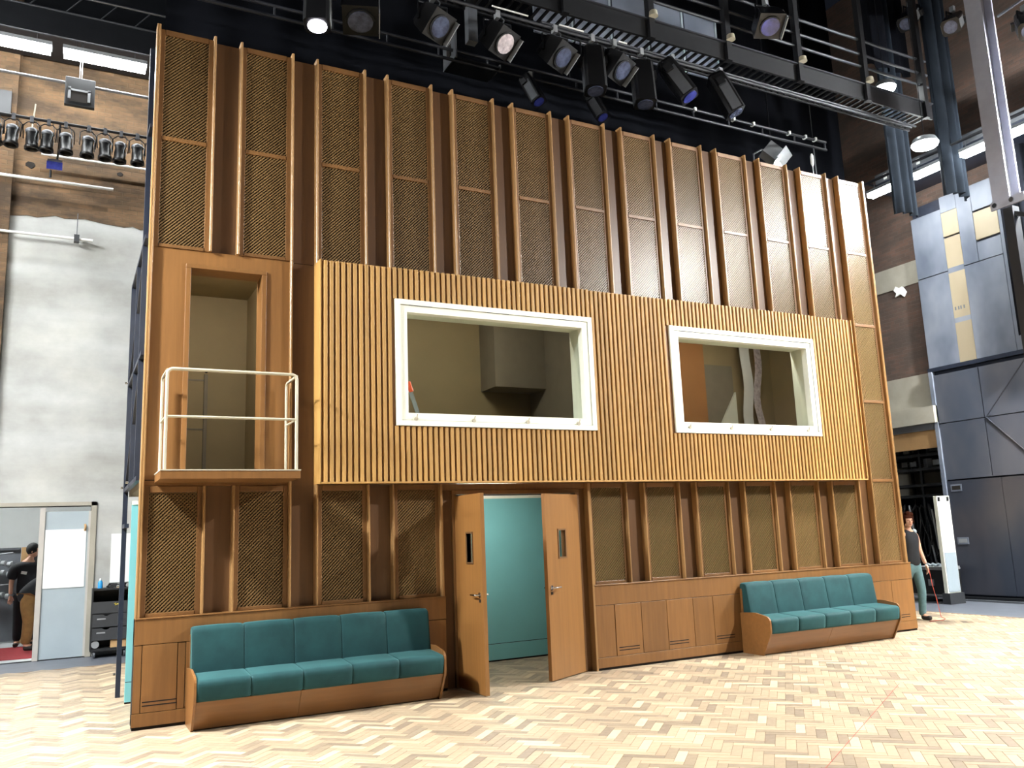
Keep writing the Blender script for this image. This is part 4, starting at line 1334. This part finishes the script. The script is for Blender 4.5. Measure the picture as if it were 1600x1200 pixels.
# ------------------------------------------------------------------ column, drapes, floods on the right
cl_ = thing('steel_column', 'grey steel column hanging in from the top right', 'column')
XC = 12.6
box(XC, XC+0.035, -1.05, -0.77, 6.62, 13).build('flange', 'column_grey', cl_)
box(XC+0.30, XC+0.335, -1.05, -0.77, 6.62, 13).build('flange', 'column_grey', cl_)
box(XC+0.035, XC+0.30, -0.925, -0.895, 6.62, 13).build('web', 'column_grey', cl_)
box(XC-0.03, XC, -1.30, -0.74, 6.50, 6.64).build('cross_plate', 'column_grey', cl_)
for y in (-0.82, -1.10):
    MB().tube([(XC-0.03, y, 6.57), (XC-0.055, y, 6.57)], 0.04, 10).build('bolt', 'chrome', cl_)
box(XC+0.02, XC+0.20, -1.06, -0.90, 3.0, 6.50).build('lower_post', 'steel_black', cl_)
bar((XC+0.1, -1.0, 6.4), (XC+0.1, -2.0, 5.9), 0.07, 'brace', cl_, 'steel_black')
drape('drape_border', 12.45, 13.86, 1.25, 10.25, 14, 'drape_black', 'black border cloth high above the right end of the catwalk', 0.05, 0.4)
drape('masking_drape', 13.02, 13.62, 1.30, 7.30, 13.9, 'drape_blue', 'narrow dark masking drape hanging behind the bright flood lamp', 0.06, 0.2, 'drape', 0.03)
drape('masking_drape', 13.88, 14.55, 0.80, 7.62, 13.9, 'drape_blue', 'wide folded masking drape hanging right of the bright flood lamp', 0.085, 0.2, 'drape', 0.05)
n = 160
vs = []
for k in range(n+1):
    y = -7.5+8.05*k/n
    xx = 15.02+0.07*math.sin(k*0.9)+0.03*math.sin(k*0.33)
    vs += [(xx, y, 4.9), (xx, y, 8.5), (xx+0.02, y, 8.5), (xx+0.02, y, 4.9)]
fs = []
for k in range(n):
    for j in range(4):
        fs.append((4*k+j, 4*k+(j+1) % 4, 4*k+4+(j+1) % 4, 4*k+4+j))
tag(MB().add(vs, fs, True).build('side_drape', 'drape_black'), 'black drape covering the right wall beyond the steel column', 'drape')
def flood(loc, label, r_=0.18):
    r = thing('flood_lamp', label, 'lamp', loc)
    MB().tube([(0, 0, 0.16), (0, 0, 0.10), (0, 0, 0.0)], [0.05, r_*0.8, r_], 14).build('shade', 'rig_light', r)
    MB().tube([(0, 0, 0.0), (0, 0, -0.05), (0, 0, -0.08)], [r_*0.95, r_*0.85, r_*0.4], 14).build('glass_bowl', 'lamp_flood', r)
    MB().tube([(0, 0, 0.16), (0, 0, 5.5)], 0.008, 6).build('cable', 'steel_black', r)
    return r
flood((12.78, 0.40, 8.23), 'brilliant round flood lamp below the end of the catwalk', 0.24)
flood((12.71, 1.00, 9.62), 'round flood lamp glowing behind the catwalk rail', 0.20)
fx = thing('flap_light', 'pale stage light with open flaps glowing just over the wall top', 'stage light', (10.55, 1.9, 8.30))
Rf = aim((0.6, -0.3, -0.6))
MB().obox((0, 0, 0), Rf, 0.26, 0.26, 0.30).build('body', 'rig_light', fx)
MB().tube([Rf @ Vector((0, 0, -0.15)), Rf @ Vector((0, 0, -0.19))], 0.10, 14).build('lens', 'lamp_flood', fx)
for sx in (-1, 1):
    MB().obox(Rf @ Vector((sx*0.19, 0, -0.22)), Rf @ Matrix.Rotation(sx*0.6, 3, 'Y'), 0.012, 0.28, 0.24).build('flap', 'rig_light', fx)
MB().tube([(0, 0, 0.05), (-0.25, 0, 0.02), (-0.45, 0, -0.1), (-0.45, 0, -0.5)], 0.02, 6).build('bracket', 'rig_grey', fx)
MB().tube([(0, 0, 0.1), (0, 0, 5.0)], 0.012, 6).build('drop_pipe', 'steel_black', fx)
sm_ = thing('marker_lamp', 'tiny white lamp on a thin stick above the wall top', 'lamp', (9.6, 0.17, 6.9))
MB().tube([(0, 0, 0.0), (0, 0, 0.27)], 0.008, 6).build('stick', 'rig_light', sm_)
MB().tube([(0, 0, 0.25), (0, 0, 0.30), (0, 0, 0.42), (0, 0, 0.46)], [0.010, 0.026, 0.026, 0.012], 10).build('bulb', 'tape_white', sm_)
rg = thing('right_gallery', 'grey side gallery deck along the right wall', 'gallery')
box(14.62, XW-0.001, -7.5, 2.9, 8.55, 8.75).build('deck', 'steel_dark', rg)
box(14.60, 14.64, -7.5, 2.9, 8.752, 8.95).build('fascia', 'rig_grey', rg)
for k, y in enumerate((2.6, 2.2, 1.8, 0.3, -0.1)):
    box(14.59, 14.60, y, y+0.08, 8.78, 8.90).build('paper_note', 'tape_white', rg)
MB().tube([(14.05, -7.4, 8.60), (14.05, 2.8, 8.60)], 0.03, 8).build('lamp_pipe', 'rail_dark', rg)
for y in (-7.2, -5.7, -4.45, -3.45, -1.6, 2.75):
    bar((14.05, y, 8.62), (14.7, y, 8.62), 0.04, 'bracket', rg, 'steel_black')
# scaffold bars against the brick on the upper right
sc = thing('scaffold_grid', 'dark scaffold bars before the far brick corner', 'scaffold')
for x in (13.7, 14.3, 14.9):
    bar((x, 5.0, 7.0), (x, 5.0, 12), 0.06, 'upright', sc, 'steel_black')
for z in (9.2, 10.2, 11.2):
    bar((13.4, 5.0, z), (15.2, 5.0, z+0.1), 0.05, 'ledger', sc, 'steel_black')
# lights near the column
moving_light('profile', (13.75, 1.0, 11.65), (-0.7, -0.2, -0.7), 'grey stage light tilted down, left of the steel column top', 'lens_dark', 'lights high up', 0.25)
moving_light('profile', (13.5, 0.0, 10.85), (-0.75, -0.3, -0.6), 'second grey tilted stage light beside the steel column', 'lens_dark', 'lights high up', 0.25)
moving_light('profile', (12.9, -1.55, 9.75), (-0.6, -0.4, -0.7), 'stage light right of the steel column', 'lens_dark', 'lights high up', 0.25)
pipe('lighting_bar', (12.7, -2.6, 9.9), (12.95, -1.1, 9.9), 0.024, 'pipe_steel', 'short bright pipe right of the steel column', 'bar')
rp = thing('rope_bundle', 'bundle of pale ropes hanging right of the steel column', 'rope')
for k in range(9):
    y = -1.9+k*0.075
    MB().tube([(13.6, y, 6.9), (13.6, y+0.01*math.sin(k*3), 13)], 0.012, 5).build('rope', 'rig_light', rp)

# ------------------------------------------------------------------ people
def skin_obj(name, verts, edges, radii, mat, parent, root=0, sub=2):
    me = bpy.data.meshes.new(name)
    bm = bmesh.new()
    lay = bm.verts.layers.skin.verify()
    bv = []
    for k, v in enumerate(verts):
        q = bm.verts.new(v)
        r_ = radii[k]
        q[lay].radius = (r_, r_) if not isinstance(r_, tuple) else r_
        q[lay].use_root = (k == root)
        bv.append(q)
    for a, b_ in edges:
        bm.edges.new((bv[a], bv[b_]))
    bm.to_mesh(me)
    bm.free()
    me.materials.append(MATS[mat])
    o = bpy.data.objects.new(name, me)
    COL.objects.link(o)
    if parent is not None:
        o.parent = parent
    sk = o.modifiers.new('skin', 'SKIN')
    sk.use_smooth_shade = True
    ss = o.modifiers.new('sub', 'SUBSURF')
    ss.levels = sub
    ss.render_levels = sub
    return o
def chain(n, off=0):
    return [(off+i, off+i+1) for i in range(n-1)]
def ellipsoid(c_, r_, n=14, m=9):
    vs, fs = [], []
    for i in range(m+1):
        t = PI*i/m
        for k in range(n):
            p = 2*PI*k/n
            vs.append((c_[0]+r_[0]*math.sin(t)*math.cos(p), c_[1]+r_[1]*math.sin(t)*math.sin(p), c_[2]+r_[2]*math.cos(t)))
    for i in range(m):
        for k in range(n):
            fs.append((i*n+k, i*n+(k+1) % n, (i+1)*n+(k+1) % n, (i+1)*n+k))
    return MB().add(vs, fs, True)
def hand(parent, wrist, d, side, curl, name='hand'):
    # palm and five tapering fingers pointing along d, thumb on one side
    d = Vector(d).normalized()
    s_ = Vector(side).normalized()
    w_ = Vector(wrist)
    n_ = d.cross(s_).normalized()
    vs = [w_, w_+d*0.05, w_+d*0.09]
    ed = [(0, 1), (1, 2)]
    ra = [0.022, (0.034, 0.018), (0.036, 0.016)]
    for k, ln in enumerate((0.070, 0.082, 0.076, 0.060)):
        o = len(vs)
        b0 = w_+d*0.092+s_*(0.030-0.020*k)
        vs += [b0, b0+d*ln*0.5+n_*curl*0.25*ln, b0+d*ln*0.85+n_*curl*0.8*ln]
        ed += [(2, o), (o, o+1), (o+1, o+2)]
        ra += [0.0095, 0.0085, 0.0070]
    o = len(vs)
    b0 = w_+d*0.035+s_*0.034
    vs += [b0, b0+d*0.035+s_*0.018, b0+d*0.062+s_*0.016+n_*curl*0.02]
    ed += [(1, o), (o, o+1), (o+1, o+2)]
    ra += [0.012, 0.011, 0.009]
    return skin_obj(name, vs, ed, ra, 'skin', parent, 0, 1)

# woman walking at the right end of the wall
pw = thing('person', 'person in black sleeveless top and jeans holding a red cable by the wall end', 'person', (11.60, 0.78, 0))
V = [(0, 0, 0.93), (0, 0, 1.08), (0.0, -0.01, 1.25), (0.0, 0, 1.36), (-0.01, -0.01, 1.44), (-0.02, -0.03, 1.52),
     (0.17, 0, 1.345), (0.225, 0.0, 1.10), (0.285, -0.04, 0.87),
     (-0.17, 0, 1.345), (-0.22, 0.06, 1.10), (-0.26, 0.10, 0.88),
     (0.10, 0, 0.86), (0.12, -0.04, 0.48), (0.115, 0.00, 0.09), (0.12, -0.13, 0.03),
     (-0.10, 0, 0.86), (-0.11, 0.10, 0.50), (-0.10, 0.28, 0.13), (-0.10, 0.22, 0.05)]
E_ = [(0, 1), (1, 2), (2, 3), (3, 4), (4, 5), (3, 6), (6, 7), (7, 8), (3, 9), (9, 10), (10, 11), (0, 12), (12, 13), (13, 14), (14, 15), (0, 16), (16, 17), (17, 18), (18, 19)]
R_ = [(0.11, 0.085), (0.10, 0.07), (0.11, 0.075), (0.075, 0.06), 0.050, 0.052, 0.054, 0.042, 0.028, 0.054, 0.042, 0.028, 0.070, 0.050, 0.036, 0.034, 0.070, 0.050, 0.036, 0.034]
skin_obj('body', V, E_, R_, 'skin', pw)
def face(parent, c_, yawz, tilt=0.0):
    # head with nose, eyes, mouth and ears; looks along local -y
    R = Matrix.Rotation(yawz, 3, 'Z') @ Matrix.Rotation(tilt, 3, 'X')
    def T(mb):
        mb.v = [tuple(Vector(c_)+R @ Vector(v)) for v in mb.v]
        return mb
    h = T(ellipsoid((0, 0, 0), (0.075, 0.095, 0.112)))
    h.sm = [True]*len(h.f)
    hd = h.build('head', 'skin', parent)
    T(MB().tube([(0, -0.090, 0.02), (0, -0.112, -0.018), (0, -0.096, -0.028)], [0.010, 0.014, 0.011], 8)).build('nose', 'skin', hd)
    for sx in (-1, 1):
        T(ellipsoid((sx*0.030, -0.086, 0.010), (0.013, 0.008, 0.007), 8, 6)).build('eye', 'hair_dark', hd)
        T(ellipsoid((sx*0.076, 0.005, 0.0), (0.010, 0.018, 0.030), 8, 6)).build('ear', 'skin', hd)
    T(ellipsoid((0, -0.088, -0.052), (0.022, 0.007, 0.007), 8, 6)).build('mouth', 'cable_red', hd)
    return hd
face(pw, (-0.03, -0.04, 1.575), -0.5)
def hair_cap(parent, c_, yawz, mat, bun=False):
    R = Matrix.Rotation(yawz, 3, 'Z')
    e_ = ellipsoid((0, 0.014, 0.020), (0.092, 0.108, 0.118))
    keep = [f for f in e_.f if not all((e_.v[i][1] < -0.045 and e_.v[i][2] < 0.075) or e_.v[i][2] < -0.075 for i in f)]
    e_.f = keep
    e_.sm = [True]*len(keep)
    if bun:
        for (q_, rr_) in (((0.02, 0.07, 0.085), 0.062), ((-0.06, 0.03, 0.05), 0.05), ((0.06, 0.02, 0.06), 0.05), ((0.075, 0.03, -0.01), 0.045), ((-0.075, 0.03, -0.01), 0.045), ((0.0, -0.03, 0.11), 0.05), ((0.05, -0.02, 0.10), 0.045)):
            b2 = ellipsoid(q_, (rr_, rr_, rr_), 9, 6)
            e_.add(b2.v, b2.f, True)
    e_.v = [tuple(Vector(c_)+R @ Vector(v)) for v in e_.v]
    return e_.build('hair', mat, parent)
hair_cap(pw, (-0.03, -0.04, 1.575), -0.5, 'hair_dark', True)
skin_obj('tank_top', [(0, 0, 0.82), (0, 0, 0.96), (0, 0, 1.08), (0, -0.01, 1.22), (0, 0, 1.33), (0.115, 0, 1.41), (-0.115, 0, 1.41)], [(0, 1), (1, 2), (2, 3), (3, 4), (4, 5), (4, 6)],
         [(0.16, 0.125), (0.175, 0.135), (0.15, 0.115), (0.175, 0.13), (0.14, 0.105), (0.06, 0.075), (0.06, 0.075)], 'shirt_black', pw)
skin_obj('jeans', [(0, 0, 0.90), (0, 0, 1.0), (0.09, 0, 0.80), (0.12, -0.04, 0.48), (0.115, 0.0, 0.05), (-0.09, 0, 0.80), (-0.11, 0.10, 0.50), (-0.10, 0.28, 0.09)], [(0, 1), (0, 2), (2, 3), (3, 4), (0, 5), (5, 6), (6, 7)],
         [(0.145, 0.115), (0.135, 0.105), 0.092, 0.070, 0.056, 0.092, 0.070, 0.056], 'jeans', pw)
for (x, y, z) in ((0.118, -0.02, 0.0), (-0.10, 0.25, 0.03)):
    skin_obj('shoe', [(x, y+0.04, z+0.045), (x, y-0.05, z+0.04), (x, y-0.14, z+0.032)], chain(3), [0.044, 0.042, 0.036], 'shoe_dark', pw)
hand(pw, (0.288, -0.045, 0.865), (0.12, -0.05, -1), (-0.6, -0.8, 0), 0.5)
hand(pw, (-0.262, 0.10, 0.875), (-0.05, -0.05, -1), (0.6, -0.8, 0), 0.4)
skin_obj('shoulder_pad', [(0.06, -0.06, 1.395), (0.13, -0.03, 1.405), (0.15, 0.06, 1.39)], chain(3), [0.035, 0.045, 0.035], 'leaf_grey', pw, 0, 2)
cpts = [(11.895, 0.70, 0.80), (11.915, 0.69, 0.55), (11.98, 0.68, 0.25), (12.0, 0.66, 0.03), (11.95, 0.55, 0.012), (11.75, 0.45, 0.012), (11.5, 0.5, 0.012)]
tag(MB().tube(cpts, 0.006, 6).build('red_cable', 'cable_red'), 'thin red cable hanging from the hand of the person on the right', 'cable')

# man standing beyond the doorway (seen from behind)
pm = thing('person', 'person in black cap and black shirt standing beyond the back doorway', 'person', (-1.17, 9.0, 0))
V = [(0, 0, 0.92), (0, 0, 1.10), (0, 0.0, 1.30), (0, 0, 1.42), (0.03, -0.02, 1.50), (0.06, -0.02, 1.58),
     (0.19, 0, 1.39), (0.24, -0.02, 1.12), (0.27, -0.10, 0.90), (-0.19, 0, 1.39), (-0.24, 0.0, 1.12), (-0.24, -0.06, 0.90),
     (0.10, 0, 0.86), (0.11, 0, 0.48), (0.11, 0, 0.08), (0.12, -0.12, 0.04), (-0.10, 0, 0.86), (-0.11, 0, 0.48), (-0.11, 0, 0.08), (-0.12, -0.12, 0.04)]
R2 = [(0.12, 0.09), (0.11, 0.08), (0.12, 0.085), (0.07, 0.06), 0.054, 0.055, 0.048, 0.044, 0.032, 0.048, 0.044, 0.032, 0.075, 0.055, 0.042, 0.038, 0.075, 0.055, 0.042, 0.038]
skin_obj('body', V, E_, R2, 'skin', pm)
face(pm, (0.075, -0.02, 1.64), 1.35, 0.15)
hair_cap(pm, (0.075, -0.02, 1.655), 1.35, 'cap_black')
skin_obj('shirt', [(0, 0, 0.80), (0, 0, 1.05), (0, 0, 1.28), (0.01, 0, 1.45), (0.20, 0, 1.40), (0.24, -0.01, 1.14), (-0.20, 0, 1.40), (-0.24, 0.0, 1.14)], [(0, 1), (1, 2), (2, 3), (3, 4), (4, 5), (3, 6), (6, 7)],
         [(0.18, 0.14), (0.175, 0.135), (0.20, 0.15), (0.15, 0.13), 0.11, 0.09, 0.11, 0.09], 'shirt_black', pm)
skin_obj('trousers', [(0, 0, 0.95), (0.10, 0, 0.84), (0.11, 0, 0.48), (0.11, 0, 0.08), (-0.10, 0, 0.84), (-0.11, 0, 0.48), (-0.11, 0, 0.08)], [(0, 1), (1, 2), (2, 3), (0, 4), (4, 5), (5, 6)],
         [(0.17, 0.13), 0.11, 0.085, 0.07, 0.11, 0.085, 0.07], 'shirt_black', pm)
hand(pm, (0.27, -0.10, 0.89), (0, -0.1, -1), (-1, 0, 0), 0.4)
hand(pm, (-0.24, -0.06, 0.89), (0, -0.1, -1), (1, 0, 0), 0.4)
MB().obox((-0.05, -0.142, 1.27), Matrix.Rotation(0.2, 3, 'Y'), 0.09, 0.01, 0.05).build('shirt_print', 'tape_white', pm)
for sx in (-1, 1):
    skin_obj('shoe', [(sx*0.115, 0.04, 0.05), (sx*0.12, -0.06, 0.045), (sx*0.12, -0.15, 0.036)], chain(3), [0.048, 0.046, 0.04], 'shoe_dark', pm)
# man bending forward in front of him
pb = thing('person', 'person in khaki trousers and dark shirt bending behind the sliding door post', 'person', (-1.10, 8.25, 0))
V = [(-0.02, 0, 0.86), (0.10, 0, 1.00), (0.27, 0, 1.12), (0.38, 0, 1.14), (0.46, 0, 1.12), (0.52, 0, 1.08),
     (0.34, -0.19, 1.10), (0.40, -0.22, 0.84), (0.50, -0.18, 0.66), (0.34, 0.19, 1.10), (0.40, 0.22, 0.84), (0.50, 0.18, 0.66),
     (-0.03, -0.10, 0.78), (0.02, -0.11, 0.44), (-0.02, -0.11, 0.08), (0.10, -0.12, 0.04), (-0.03, 0.10, 0.78), (0.02, 0.11, 0.44), (-0.02, 0.11, 0.08), (0.10, 0.12, 0.04)]
skin_obj('body', V, E_, R2, 'skin', pb)
hd_ = face(pb, (0.60, 0, 1.05), PI/2, 0.5)
hair_cap(pb, (0.60, 0, 1.05), PI/2, 'hair_dark')
skin_obj('shirt', [(-0.14, 0, 0.76), (0.06, 0, 1.00), (0.25, 0, 1.13), (0.36, 0, 1.13), (0.34, -0.20, 1.08), (0.37, -0.22, 0.95), (0.34, 0.20, 1.08), (0.37, 0.22, 0.95)], [(0, 1), (1, 2), (2, 3), (3, 4), (4, 5), (3, 6), (6, 7)],
         [(0.17, 0.17), (0.17, 0.17), (0.17, 0.16), (0.11, 0.11), 0.085, 0.072, 0.085, 0.072], 'shirt_black', pb)
skin_obj('trousers', [(0.05, 0, 1.02), (-0.03, -0.09, 0.76), (0.02, -0.11, 0.44), (-0.02, -0.11, 0.09), (-0.03, 0.09, 0.76), (0.02, 0.11, 0.44), (-0.02, 0.11, 0.09)], [(0, 1), (1, 2), (2, 3), (0, 4), (4, 5), (5, 6)],
         [(0.15, 0.16), 0.115, 0.09, 0.078, 0.115, 0.09, 0.078], 'khaki', pb)
for sy in (-1, 1):
    skin_obj('shoe', [(-0.05, sy*0.11, 0.05), (0.06, sy*0.12, 0.045), (0.15, sy*0.12, 0.036)], chain(3), [0.048, 0.046, 0.04], 'shoe_dark', pb)
    hand(pb, (0.505, sy*0.18, 0.65), (0.3, 0, -1), (0, -sy, 0), 0.4)
